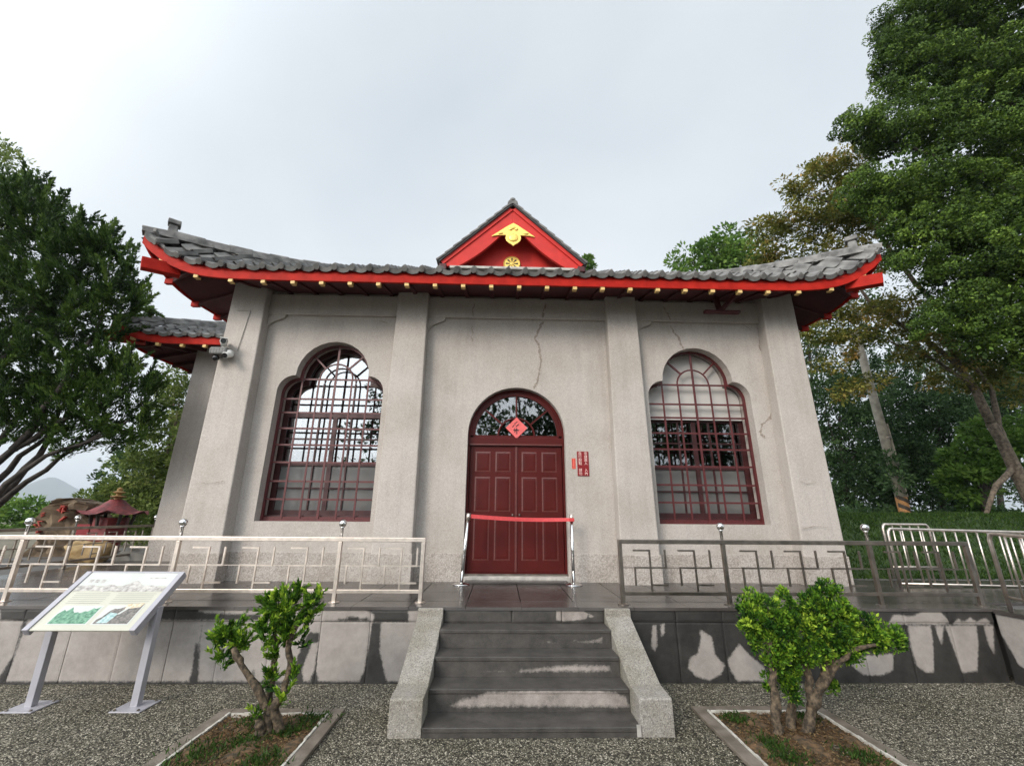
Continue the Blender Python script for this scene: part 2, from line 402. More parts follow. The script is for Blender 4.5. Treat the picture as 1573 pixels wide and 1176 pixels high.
M['cctv_white'] = mat('white_plastic', (0.70, 0.70, 0.68), 0.4, var=0.05)
M['cctv_dark'] = mat('grey_mesh_housing', (0.08, 0.08, 0.08), 0.6, scale=90, col2=(0.2, 0.2, 0.19))
M['black'] = mat('black_plastic', (0.012, 0.012, 0.013), 0.2)
M['crack'] = mat('crack_stain', (0.24, 0.20, 0.17), 0.9, scale=30, col2=(0.42, 0.375, 0.33), contrast=(0.5, 0.68), detail=6)
M['wire'] = mat('grey_conduit', (0.36, 0.34, 0.31), 0.6)
M['rock'] = mat('boulder_stone', (0.075, 0.052, 0.034), 0.95, scale=2.6, col2=(0.21, 0.155, 0.10), bump=1.0, bscale=9)
M['rock_dark'] = mat('grey_boulder_stone', (0.09, 0.085, 0.075), 0.9, scale=3, col2=(0.22, 0.21, 0.19), bump=1.0, bscale=9)
M['ochre_rock'] = mat('ochre_boulder_stone', (0.28, 0.17, 0.06), 0.85, scale=6, col2=(0.5, 0.36, 0.19), bump=0.8, bscale=14)
M['red_letter'] = mat('painted_red_carving', (0.42, 0.055, 0.04), 0.7, var=0.15, scale=12)
M['burner'] = mat('maroon_iron', (0.09, 0.010, 0.012), 0.6, scale=8, col2=(0.21, 0.025, 0.025))
M['concrete'] = mat('pole_concrete', (0.17, 0.155, 0.125), 0.85, scale=6, col2=(0.28, 0.26, 0.215), bump=0.3, bscale=40)
M['pole_black'] = mat('pole_black_band', (0.03, 0.022, 0.015), 0.7)
M['pole_orange'] = mat('pole_orange_band', (0.27, 0.13, 0.04), 0.7, var=0.3, scale=14)
M['hill'] = mat('wooded_hill', (0.03, 0.05, 0.03), 1.0, scale=0.004, col2=(0.06, 0.08, 0.045))
M['ground_far'] = mat('far_ground', (0.06, 0.08, 0.04), 1.0, scale=0.05, col2=(0.10, 0.11, 0.06))

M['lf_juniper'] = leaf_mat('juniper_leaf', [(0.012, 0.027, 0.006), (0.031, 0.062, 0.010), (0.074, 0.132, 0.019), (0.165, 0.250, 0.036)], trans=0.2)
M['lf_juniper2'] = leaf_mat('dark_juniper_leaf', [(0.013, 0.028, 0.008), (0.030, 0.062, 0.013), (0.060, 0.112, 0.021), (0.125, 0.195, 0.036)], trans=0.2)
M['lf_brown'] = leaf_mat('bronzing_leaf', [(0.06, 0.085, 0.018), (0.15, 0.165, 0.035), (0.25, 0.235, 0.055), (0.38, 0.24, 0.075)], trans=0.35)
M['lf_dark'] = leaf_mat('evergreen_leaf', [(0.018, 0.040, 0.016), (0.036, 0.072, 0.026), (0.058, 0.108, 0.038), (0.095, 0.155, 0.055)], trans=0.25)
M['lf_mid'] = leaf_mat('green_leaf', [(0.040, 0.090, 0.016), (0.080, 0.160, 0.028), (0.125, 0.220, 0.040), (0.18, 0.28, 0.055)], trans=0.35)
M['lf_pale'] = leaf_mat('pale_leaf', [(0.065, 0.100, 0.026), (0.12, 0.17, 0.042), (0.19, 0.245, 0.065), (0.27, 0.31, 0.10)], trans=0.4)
M['lf_shrub'] = leaf_mat('glossy_shrub_leaf', [(0.012, 0.042, 0.008), (0.045, 0.120, 0.013), (0.140, 0.270, 0.022), (0.38, 0.52, 0.055)], rough=0.45, trans=0.18)
M['lf_grass'] = leaf_mat('grass_blade', [(0.014, 0.036, 0.007), (0.027, 0.060, 0.011), (0.045, 0.088, 0.016), (0.07, 0.12, 0.022)], trans=0.3)
M['pebble'] = leaf_mat('loose_pebble', [(0.022, 0.019, 0.013), (0.085, 0.077, 0.058), (0.19, 0.172, 0.132), (0.50, 0.46, 0.375)], rough=0.7, trans=0.0)
M['lf_litter'] = leaf_mat('dry_litter', [(0.03, 0.022, 0.010), (0.075, 0.045, 0.02), (0.14, 0.075, 0.035), (0.22, 0.16, 0.08)], trans=0.1)

# ------------------------------------------------------------------ foliage helpers
def leaf_mesh(name, P, D, Nn, length, width, tint, material, off):
    """P base points, D unit directions, Nn unit normals, one folded diamond per leaf"""
    n = len(P)
    S = np.cross(D, Nn); S /= np.linalg.norm(S, axis=1, keepdims=True) + 1e-9
    L = length[:, None]; Wd = width[:, None]
    V = np.empty((n, 4, 3), np.float32)
    V[:, 0] = P; V[:, 1] = P + D * L * 0.45 + S * Wd * 0.5; V[:, 2] = P + D * L; V[:, 3] = P + D * L * 0.45 - S * Wd * 0.5
    V -= np.array(off, np.float32)
    me = bpy.data.meshes.new(name)
    me.vertices.add(n * 4); me.vertices.foreach_set('co', V.reshape(-1))
    me.loops.add(n * 4); me.loops.foreach_set('vertex_index', np.arange(n * 4, dtype=np.int32))
    me.polygons.add(n); me.polygons.foreach_set('loop_start', np.arange(0, n * 4, 4, dtype=np.int32))
    me.update(calc_edges=True)
    a = me.attributes.new('tint', 'FLOAT', 'POINT'); a.data.foreach_set('value', np.repeat(tint, 4).astype(np.float32))
    me.materials.append(material)
    return me

def unit(v): return v / (np.linalg.norm(v, axis=1, keepdims=True) + 1e-9)

def crown(name, parent, masses, material, seed, rc=0.35, per=90, leaf=0.09, wid=0.5, up=0.4, flat=0.0, shell=0.55, dens=1.0, squash=0.75, tint_bias=0.0, clump_tint=0.22, droop=0.0, mode='puff', inner=0.45, tip_tint=0.22):
    """masses: (centre, (rx, ry, rz)); each mass becomes many clumps near its skin, each clump a puff of leaves"""
    g = np.random.default_rng(seed)
    Ps, Ds, Ns, Ts, Ls = [], [], [], [], []
    for c, r in masses:
        r = np.array(r, float); c = np.array(c, float)
        area = (r[0] * r[1] + r[0] * r[2] + r[1] * r[2]) / 3
        k = max(4, int(dens * 4.2 * area / (rc * rc)))
        d = unit(g.normal(size=(k, 3))); rad = shell + (1.05 - shell) * g.random((k, 1)) ** 0.7
        cc = c + d * rad * r + g.normal(size=(k, 3)) * rc * 0.25
        crd = rc * (0.55 + 0.75 * g.random((k, 1)))
        ct = g.normal(size=(k, 1)) * clump_tint
        n = per
        dd = unit(g.normal(size=(k, n, 3)).reshape(-1, 3)).reshape(k, n, 3)
        rr = (inner + (1 - inner) * g.random((k, n, 1)) ** 0.6) * crd[:, None, :]
        if mode == 'plume':
            ax = unit(d + np.array([0, 0, 1.1]) + 0.35 * g.normal(size=(k, 3)))[:, None, :]
            t = g.random((k, n, 1)); ln_ = crd[:, None, :] * 2.6
            pos = cc[:, None, :] + ax * (t - 0.4) * ln_ + dd * crd[:, None, :] * 0.62 * np.sqrt(g.random((k, n, 1))) * (1.02 - t) 
            rr = crd[:, None, :] * (0.3 + 0.8 * t)
        else:
            pos = cc[:, None, :] + dd * rr * np.array([1, 1, squash])
        dirs = dd + 0.5 * g.normal(size=(k, n, 3)) + np.array([0, 0, up]) + 0.35 * d[:, None, :]
        if mode == 'plume': dirs = ax * 1.3 + dd * 0.55 + 0.25 * g.normal(size=(k, n, 3))
        if mode == 'lump':
            dirs = np.cross(dd, g.normal(size=(k, n, 3))) + 0.3 * dd + np.array([0, 0, up])
        nor = g.normal(size=(k, n, 3)) * (1 - flat) + np.array([0, 0, 1.0]) * flat * 2 + dd * (0.6 if mode == 'puff' else 2.2)
        if flat: dirs[..., 2] *= (1 - 0.7 * flat)
        dirs[..., 2] -= droop
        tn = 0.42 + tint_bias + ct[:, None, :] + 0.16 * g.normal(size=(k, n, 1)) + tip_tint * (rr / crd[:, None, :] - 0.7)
        Ps.append(pos.reshape(-1, 3)); Ds.append(unit(dirs.reshape(-1, 3))); Ns.append(unit(nor.reshape(-1, 3))); Ts.append(tn.reshape(-1))
    P = np.concatenate(Ps); D = np.concatenate(Ds); Nn = np.concatenate(Ns); Tt = np.clip(np.concatenate(Ts), 0, 1)
    n = len(P)
    ln = leaf * (0.65 + 0.7 * g.random(n)); wd = ln * wid * (0.7 + 0.6 * g.random(n))
    off = org(parent)
    me = leaf_mesh(name, P, D, Nn, ln, wd, Tt, material, off)
    o = bpy.data.objects.new(name, me); COL.objects.link(o); o.parent = parent; ORG[o.name] = off
    return o

def wander(a, b, n, amt, seed):
    g = random.Random(seed); a, b = Vector(a), Vector(b); L = (b - a).length
    pts = []
    for i in range(n + 1):
        t = i / n
        p = a.lerp(b, t)
        k = math.sin(PI * t)
        pts.append(p + Vector((g.uniform(-1, 1), g.uniform(-1, 1), g.uniform(-1, 1))) * amt * L * (0.3 + k * 0.7) * (1 if 0 < i < n else 0))
    return pts

def limb(mb, pts, r0, r1, n=8):
    k = len(pts)
    mb.tube(pts, [r0 + (r1 - r0) * i / (k - 1) for i in range(k)], n)

def massp(lst, Y, kz=1.0, depth=None):
    """(px, py, radius px[, dY]) -> crown masses standing at distance about Y"""
    res = []
    for e in lst:
        px, py, rp = e[:3]; y = Y + (e[3] if len(e) > 3 else 0)
        c = at(px, py, y); zc = (c - Vector((0, 0, EYE))).dot(FWD); r = rp * zc / F_PX
        res.append((tuple(c), (r, (depth or 1.0) * r, r * kz)))
    return res
# ------------------------------------------------------------------ the setting
TZ = 0.705                      # terrace level
YT = 5.047                      # terrace front edge
XC = 0.25                       # axis of the shrine
gnd = MB().quad((-40, -40, 0), (40, -40, 0), (40, 40, 0), (-40, 40, 0)).build('ground', M['gravel'], fix=False); tag(gnd, kind='structure')
far = MB().quad((-5000, -5000, -0.6), (5000, -5000, -0.6), (5000, 5000, -0.6), (-5000, 5000, -0.6)).build('far_ground', M['ground_far'], fix=False); tag(far, kind='structure')

def ridge_hill(name, cx, cy, w, d, prof, seed):
    g = np.random.default_rng(seed); nx, ny = 70, 24
    xs = np.linspace(-1, 1, nx); ys = np.linspace(-1, 1, ny)
    ph = g.random(8) * 6.28
    v, f = [], []
    for j, y in enumerate(ys):
        for i, x in enumerate(xs):
            h = np.interp(x, *prof) * max(0, 1 - abs(y) ** 1.4)
            h *= 1 + 0.10 * math.sin(9 * x + ph[0] + 3 * y) + 0.07 * math.sin(21 * x + ph[1] + 7 * y) + 0.04 * math.sin(47 * x + ph[2])
            v.append((cx + x * w, cy + y * d, h - 1.5))
    for j in range(ny - 1):
        for i in range(nx - 1):
            a = j * nx + i; f.append((a, a + 1, a + nx + 1, a + nx))
    mb = MB(); mb.v = v; mb.f = f
    return tag(mb.build(name, M['hill'], smooth=True, fix=False), kind='structure')
ridge_hill('hills', -3020, 3000, 900, 500, ([-1, -0.55, -0.3, 0.0, 0.12, 0.3, 0.55, 1], [0, 40, 70, 205, 150, 75, 60, 0]), 3)
ridge_hill('hills', -2350, 3500, 1100, 500, ([-1, -0.4, 0.0, 0.2, 0.5, 1], [0, 70, 118, 95, 60, 0]), 5)

# terrace body and its tiled floor
tb = MB().box(-10.5, 5.36, YT + 0.05, 16, 0, TZ - 0.03).build('terrace', M['core']); tag(tb, kind='structure')
tb2 = MB().box(5.66, 14, 4.3, 7.6, 0, TZ - 0.03).build('ramp_terrace', M['core']); tag(tb2, kind='structure')
floor = bpy.data.objects.new('terrace_floor', None); COL.objects.link(floor); ORG['terrace_floor'] = Vector((0, 0, 0)); tag(floor, kind='structure')
ts = 0.602
def floor_tile(sx, sy):
    w, d = ts * sx / 2 - 0.002, ts * sy / 2 - 0.002
    mb = MB(); e = 0.003
    mb.hexa([(-w, -d, -0.028), (w, -d, -0.028), (w, d, -0.028), (-w, d, -0.028), (-w + e, -d + e, 0), (w - e, -d + e, 0), (w - e, d - e, 0), (-w + e, d - e, 0)])
    return mb.mesh('paving_tile', M['floor_tile'])
ft = floor_tile(1, 1); rt = random.Random(11)
for i in range(-17, 14):
    for j in range(0, 12):
        x = XC + (i + 0.5) * ts; y = YT + 0.32 + (j + 0.5) * ts
        if x > 5.45 and y > 7.4: continue
        if -4.3 < x < 4.9 and y > 7.2: continue
        if x < -7.6: continue
        piece('paving_tile', ft, floor, T(x, y, TZ + rt.uniform(-0.0007, 0.0007)) @ Matrix.Rotation(rt.uniform(-0.0012, 0.0012), 4, 'X') @ Matrix.Rotation(rt.uniform(-0.0012, 0.0012), 4, 'Y'))
ed = MB(); w = ts / 2 - 0.002
ed.hexa([(-w, 0, -0.03), (w, 0, -0.03), (w, 0.316, -0.03), (-w, 0.316, -0.03), (-w, 0.004, 0), (w, 0.004, 0), (w, 0.316, 0), (-w, 0.316, 0)])
edm = ed.mesh('edge_tile', M['floor_tile'])
for i in range(-17, 9):
    piece('edge_tile', edm, floor, T(XC + (i + 0.5) * ts, YT - 0.012, TZ))

# yard beyond the terrace on the left, grassy bank on the right
yd = MB().box(-40, -7.65, 6.0, 40, -0.2, 0.66).build('side_yard', M['yard']); tag(yd, kind='structure')
def bank(x, y):
    t = min(1, max(0, (y - 7.55 - 0.12 * max(0, x - 6)) / 2.6)); s = t * t * (3 - 2 * t)
    e = min(1, max(0, (x - 5.2) / 0.8))
    return 0.66 + e * s * (0.98 + 0.012 * max(0, x - 6)) + 0.02 * math.sin(3 * x + y) * t
bxs = np.linspace(5.1, 40, 90); bys = np.linspace(7.3, 40, 80)
mb = MB(); mb.v = [(x, y, bank(x, y)) for y in bys for x in bxs]
mb.f = [(j * 90 + i, j * 90 + i + 1, (j + 1) * 90 + i + 1, (j + 1) * 90 + i) for j in range(79) for i in range(89)]
tag(mb.build('grass_bank', M['grass_soil'], smooth=True, fix=False), kind='structure')

def grass(name, pts, lmin, lmax, material, seed, tint=0.45, spread=0.5, wid=0.10, label=None):
    g = np.random.default_rng(seed); n = len(pts)
    P = np.array(pts, float); D = unit(np.stack([g.normal(size=n) * spread, g.normal(size=n) * spread, np.ones(n)], 1))
    Nn = unit(np.stack([g.normal(size=n), g.normal(size=n), 0.2 * np.ones(n)], 1))
    L = lmin + (lmax - lmin) * g.random(n); tn = np.clip(tint + 0.25 * g.normal(size=n), 0, 1)
    me = leaf_mesh(name, P, D, Nn, L, L * wid + 0.004, tn, material, (0, 0, 0))
    o = bpy.data.objects.new(name, me); COL.objects.link(o)
    return tag(o, label, kind='stuff')
g = np.random.default_rng(4)
gp = []
for _ in range(60000):
    x = g.uniform(5.4, 19); y = g.uniform(7.5, 12.5)
    gp.append((x, y, bank(x, y) - 0.01))
grass('bank_grass', gp, 0.05, 0.12, M['lf_grass'], 5, wid=0.16, spread=0.7)

# ------------------------------------------------------------------ soaked stone: dry / wet outlines read off as regions of the wall
def poly_sd(P, px, pz):
    """signed distance of points to polygon, negative inside"""
    P = np.array(P, float); n = len(P)
    d = np.full(px.shape, 1e9); inside = np.zeros(px.shape, bool)
    for i in range(n):
        a, b = P[i], P[(i + 1) % n]
        e = b - a; wx, wz = px - a[0], pz - a[1]
        t = np.clip((wx * e[0] + wz * e[1]) / (e @ e + 1e-12), 0, 1)
        d = np.minimum(d, np.hypot(wx - t * e[0], wz - t * e[1]))
        c = ((a[1] <= pz) & (b[1] > pz)) | ((b[1] <= pz) & (a[1] > pz))
        with np.errstate(divide='ignore', invalid='ignore'):
            xi = a[0] + (pz - a[1]) / (b[1] - a[1]) * (b[0] - a[0])
        inside ^= c & (px < xi)
    return np.where(inside, -d, d)

def region(lst, ox, oy, s, Y):
    res = []
    for poly in lst:
        q = []
        for x, y in poly:
            p = at(ox + x / s, oy + y / s, Y); q.append((p.x, p.z))
        res.append(q)
    return res
YW = YT + 0.0
DRY = region([
    [(105, 255), (160, 290), (175, 370), (220, 420), (200, 460), (150, 487), (90, 470), (52, 430), (60, 385), (95, 365), (110, 300)],
    [(285, 320), (330, 370), (400, 430), (420, 489), (275, 489), (245, 440), (232, 395)],
    [(795, 420), (850, 375), (985, 365), (985, 440), (930, 465), (850, 462)],
    [(1050, 238), (1155, 240), (1165, 310), (1170, 450), (1130, 450), (1090, 420), (1065, 330)],
    [(1175, 240), (1215, 240), (1205, 325), (1185, 280)],
    [(1220, 238), (1362, 238), (1372, 320), (1367, 445), (1300, 453), (1280, 400), (1250, 320)],
    [(1395, 240), (1440, 238), (1445, 370), (1420, 330)],
    [(960, 232), (980, 185), (1060, 195), (1100, 180), (1130, 165), (1190, 165), (1235, 220), (1230, 233)],
    [(1255, 233), (1275, 205), (1300, 222), (1330, 200), (1360, 220), (1400, 200), (1432, 233)]], 1040, 880, 2.951, YW)
DRY += region([[(1385, 200), (1405, 195), (1410, 300), (1395, 330), (1380, 300)], [(1425, 195), (1445, 190), (1448, 240), (1430, 250)]], 580, 900, 3.277, YW)
WET_DARK = region([
    [(140, 178), (395, 178), (388, 215), (440, 228), (750, 240), (760, 268), (140, 268)],  # dark stretch of the cap band beside the information board
    [(412, 265), (405, 300), (398, 420), (388, 560), (385, 645), (325, 645), (345, 580), (375, 480), (395, 400)],
    [(1025, 340), (1085, 345), (1080, 400), (1045, 402), (1005, 500), (985, 560), (1000, 645), (935, 645), (960, 480)],
    [(1075, 400), (1068, 570), (1078, 600), (1075, 645), (1030, 645), (1040, 590), (1060, 560)],
    [(1390, 282), (1442, 275), (1432, 450), (1475, 630), (1305, 645), (1345, 560), (1372, 400)],
    [(1290, 188), (1600, 188), (1600, 282), (1395, 280), (1405, 235), (1340, 205)],
    [(1120, 275), (1190, 276), (1195, 262), (1240, 262), (1250, 250), (1300, 250), (1340, 262), (1360, 250), (1380, 278)],
    [(700, 560), (712, 560), (715, 645), (690, 645)]], 200, 880, 3.745, YW)
WET_DARK += region([[(105, 655), (135, 640), (110, 700), (40, 900), (10, 975), (-40, 975), (60, 820)], [(0, 560), (130, 590), (250, 590), (250, 640), (100, 660), (0, 655)],
               [(925, 770), (940, 770), (935, 930), (945, 975), (885, 975), (905, 920)]], 0, 740, 3.094, YW)
WET_DARK += region([[(0, 180), (12, 180), (10, 330), (40, 470), (70, 500), (0, 500)]], 580, 900, 3.277, YW)
WET_DARK += [[(-10, -0.02), (-0.8, -0.02), (-0.8, 0.022), (-10, 0.03)]]
def wet_left(px, pz):
    d = np.full(px.shape, 1e9)
    for P in WET_DARK: d = np.minimum(d, poly_sd(P, px, pz))
    return np.clip(0.5 - d / 0.06, 0, 1)
def wet_right(px, pz):
    d = np.full(px.shape, 1e9)
    for P in DRY: d = np.minimum(d, poly_sd(P, px, pz))
    return np.clip(0.5 + d / 0.06, 0, 1)
def set_wet(me, fn, ox=0.0, oz=0.0, ax=0):
    n = len(me.vertices); co = np.empty(n * 3, np.float32); me.vertices.foreach_get('co', co); co = co.reshape(-1, 3)
    a = me.attributes.new('wet', 'FLOAT', 'POINT'); a.data.foreach_set('value', fn(co[:, ax] + ox, co[:, 2] + oz).astype(np.float32))
def slab(x0, x1, z0, z1, y, th, cell=0.02, cham=0.004):
    """front-subdivided stone slab with a small chamfer"""
    nx = max(2, int((x1 - x0) / cell)); nz_ = max(2, int((z1 - z0) / cell)); mb = MB()
    for j in range(nz_ + 1):
        for i in range(nx + 1):
            e = i in (0, nx) or j in (0, nz_)
            mb.v.append((x0 + (x1 - x0) * i / nx, y + (cham if e else 0), z0 + (z1 - z0) * j / nz_))
    for j in range(nz_):
        for i in range(nx):
            a = j * (nx + 1) + i; mb.f.append((a, a + 1, a + nx + 2, a + nx + 1))
    b = len(mb.v)
    per = [i for i in range(nx + 1)] + [j * (nx + 1) + nx for j in range(1, nz_ + 1)] + [nz_ * (nx + 1) + i for i in range(nx - 1, -1, -1)] + [j * (nx + 1) for j in range(nz_ - 1, 0, -1)]
    for k in per: x, yy, z = mb.v[k]; mb.v.append((x, y + th, z))
    k = len(per)
    for i in range(k): mb.f.append((per[(i + 1) % k], per[i], b + i, b + (i + 1) % k))
    return mb

rw = thing('retaining_wall', 'low stone retaining wall left of the steps, pale panels with dark damp streaks', 'retaining wall', (-5, YT, 0))
rw2 = thing('retaining_wall', 'low stone retaining wall right of the steps, mostly soaked dark with pale dry patches', 'retaining wall', (3.4, YT, 0))
def wall_run(parent, x0, x1, n, fn, seed):
    g = random.Random(seed); wd = (x1 - x0) / n
    for i in range(n):
        a, b = x0 + i * wd + 0.0025, x0 + (i + 1) * wd - 0.0025
        for nm, z0, z1, dy in (('wall_panel', -0.02, 0.562, 0.010), ('cap_panel', 0.567, 0.672, 0.0)):
            mb = slab(a, b, z0, z1, YT + dy + g.uniform(0, 0.003), 0.045)
            o = mb.build(nm, M['panel'], parent, fix=False)
            set_wet(o.data, fn, org(parent).x, org(parent).z)
wall_run(rw, -8.95, -0.84, 16, wet_left, 1)
wall_run(rw2, 1.40, 5.40, 8, wet_right, 2)

rw3 = thing('ramp_wall', 'pale stone side wall of the ramp at the far right, damp along its foot', 'ramp wall', (5.42, 4.5, 0))
def wet_ramp(py, pz): return np.clip(0.5 - np.minimum(poly_sd([(5.1, 0.55), (5.02, 0.42), (4.95, 0.2), (4.7, 0.08), (2.5, 0.05), (2.5, -0.1), (5.1, -0.1)], py, pz), 9) / 0.05, 0, 1)
for k in range(4):
    y1 = YT - 0.004 - k * 0.53; y0 = y1 - 0.525
    mb = slab(y0, y1, -0.02, 0.655 - 0.012 * k, 0, 0.1)
    mb.v = [(5.42 + y, x, z) for x, y, z in mb.v]
    o = mb.build('wall_panel', M['panel'], rw3, fix=False); set_wet(o.data, wet_ramp, org(rw3).y, 0, 1)
MB().box(5.40, 7.5, 2.9, YT - 0.014, 0.662, 0.70).build('coping', M['floor_tile'], rw3)
MB().box(5.53, 7.5, 2.9, YT - 0.014, 0, 0.66).build('wall_core', M['core'], rw3)

# ------------------------------------------------------------------ the steps
st = thing('stone_steps', 'dark stone steps with pale stains on the risers, between two sloping granite cheeks', 'steps', (0.28, 4.5, 0))
NY = [3.945, 4.22, 4.50, 4.775]; NZ = [0.068, 0.232, 0.391, 0.552]
STAIN = [None,
         region([[(370, 604), (400, 585), (450, 562), (500, 556), (560, 527), (600, 535), (700, 522), (900, 516), (1110, 516), (1190, 535), (1250, 560), (1268, 605), (1100, 606), (800, 605)]], 580, 900, 3.277, 4.22),
         region([[(690, 440), (720, 418), (850, 402), (960, 392), (1170, 395), (1178, 432), (1050, 436), (850, 432)], [(520, 432), (600, 420), (640, 430)]], 580, 900, 3.277, 4.5),
         region([[(975, 285), (985, 262), (1010, 270), (1060, 268), (1140, 243), (1138, 292), (1060, 294)], [(800, 285), (860, 268), (930, 285), (880, 296)]], 580, 900, 3.277, 4.775)]
WT = [0, 0.0, 0.16, 0.28]
XL, XR = -0.578, 1.130
for k in range(4):
    y1 = (NY[k + 1] + 0.01) if k < 3 else YT + 0.05
    z0 = -0.02 if k == 0 else NZ[k - 1] + 0.001
    nx, nz_ = 110, 14; mb = MB()
    xa, xb = XL + 0.002, XR - 0.002
    for j in range(nz_ + 1):
        for i in range(nx + 1):
            z = z0 + (NZ[k] - 0.004 - z0) * j / nz_
            mb.v.append((xa + (xb - xa) * i / nx, NY[k] + (0.004 if z < NZ[k] - 0.03 else 0), z))
    for j in range(nz_):
        for i in range(nx):
            a = j * (nx + 1) + i; mb.f.append((a, a + 1, a + nx + 2, a + nx + 1))
    top = nz_ * (nx + 1); b = len(mb.v)
    for yy in (NY[k] + 0.005, y1):
        for i in range(nx + 1): mb.v.append((xa + (xb - xa) * i / nx, yy, NZ[k]))
    for i in range(nx):
        mb.f.append((top + i, top + i + 1, b + i + 1, b + i)); mb.f.append((b + i, b + i + 1, b + nx + 2 + i, b + nx + 1 + i))
    o = mb.build('step', M['tread'], st, fix=False)
    off = org(st)
    def fn(px, pz, k=k):
        d = np.full(px.shape, 1e9)
        for P in (STAIN[k] or []): d = np.minimum(d, poly_sd(P, px, pz))
        w = np.clip(0.5 + WT[k] + d / 0.07, 0, 1)
        return np.where(pz > NZ[k] - 0.006, 1.0, np.where(d > 1e8, 1.0, w))
    set_wet(o.data, fn, off.x, off.z)
TOPD = region([[(900, 112), (925, 108), (960, 120), (1040, 125), (1060, 140), (1050, 165), (960, 175), (900, 172)], [(1062, 135), (1098, 155), (1065, 158)]], 580, 900, 3.277, YT)
for a, b in ((XL, 0.142), (0.146, 0.672), (0.676, XR)):
    o = slab(a + 0.002, b - 0.002, NZ[3] + 0.002, 0.672, YT + 0.004, 0.045, 0.015).build('riser_panel', M['tread'], st, fix=False)
    def fn(px, pz):
        d = np.minimum(poly_sd(TOPD[0], px, pz), poly_sd(TOPD[1], px, pz)); return np.clip(0.5 + d / 0.03, 0, 1)
    set_wet(o.data, fn, org(st).x, 0)
for xa, xb in ((-0.842, -0.58), (1.132, 1.398)):
    prof = [(3.95, -0.02), (3.955, 0.245), (3.965, 0.257), (4.19, 0.268), (4.22, 0.275), (4.985, 0.622), (4.99, 0.69), (5.0, 0.7), (5.10, 0.7), (5.10, -0.02)]
    mb = MB().prism([(p[0], p[1]) for p in prof], xa, xb)
    mb.v = [(y, x, z) for (x, y, z) in mb.v]
    mb.build('cheek_wall', M['granite'], st, bevel=0.008)
MB().box(1.096, 1.129, 3.942, 3.95, 0.005, 0.085).build('mortar_patch', M['mortar'], st)

# ------------------------------------------------------------------ pebbles standing proud of the forecourt finish
def pebbles(n, seed):
    g = np.random.default_rng(seed)
    y = 2.9 + 2.13 * g.random(n) ** 0.85; x = (g.random(n) * 2 - 1) * (1.35 * y) + 0.1
    keep = ~((x > -0.86) & (x < 1.42) & (y > 3.93)) & ~((x > -2.37) & (x < -1.31) & (y < 4.43)) & ~((x > 1.72) & (x < 2.91) & (y < 4.45)) & (x < 5.3) & (x > -6.2)
    x, y = x[keep], y[keep]; n = len(x)
    a = g.random(n) * 6.283; r = 0.0035 + 0.0045 * g.random(n) ** 1.5; e = 0.6 + 0.4 * g.random(n); h = 0.002 + 0.0035 * g.random(n)
    V = np.empty((n, 6, 3), np.float32); k = np.arange(5) * 2 * np.pi / 5
    for i in range(5):
        px_, py_ = r * np.cos(k[i]), r * e * np.sin(k[i])
        V[:, i, 0] = x + px_ * np.cos(a) - py_ * np.sin(a); V[:, i, 1] = y + px_ * np.sin(a) + py_ * np.cos(a); V[:, i, 2] = 0.0004
    V[:, 5, 0] = x + 0.25 * r * (g.random(n) - .5); V[:, 5, 1] = y + 0.25 * r * (g.random(n) - .5); V[:, 5, 2] = h
    F = np.array([[i, (i + 1) % 5, 5] for i in range(5)], np.int32)
    idx = (F[None] + (np.arange(n, dtype=np.int32) * 6)[:, None, None]).reshape(-1)
    me = bpy.data.meshes.new('gravel'); me.vertices.add(n * 6); me.vertices.foreach_set('co', V.reshape(-1))
    me.loops.add(len(idx)); me.loops.foreach_set('vertex_index', idx); me.polygons.add(n * 5); me.polygons.foreach_set('loop_start', np.arange(0, n * 15, 3, dtype=np.int32)); me.update(calc_edges=True)
    me.polygons.foreach_set('use_smooth', np.ones(n * 5, bool))
    at_ = me.attributes.new('tint', 'FLOAT', 'POINT'); at_.data.foreach_set('value', np.repeat(np.clip(g.random(n) ** 1.3, 0, 1), 6).astype(np.float32))
    me.materials.append(M['pebble']); o = bpy.data.objects.new('gravel', me); COL.objects.link(o); tag(o, kind='stuff')
pebbles(100000, 77)

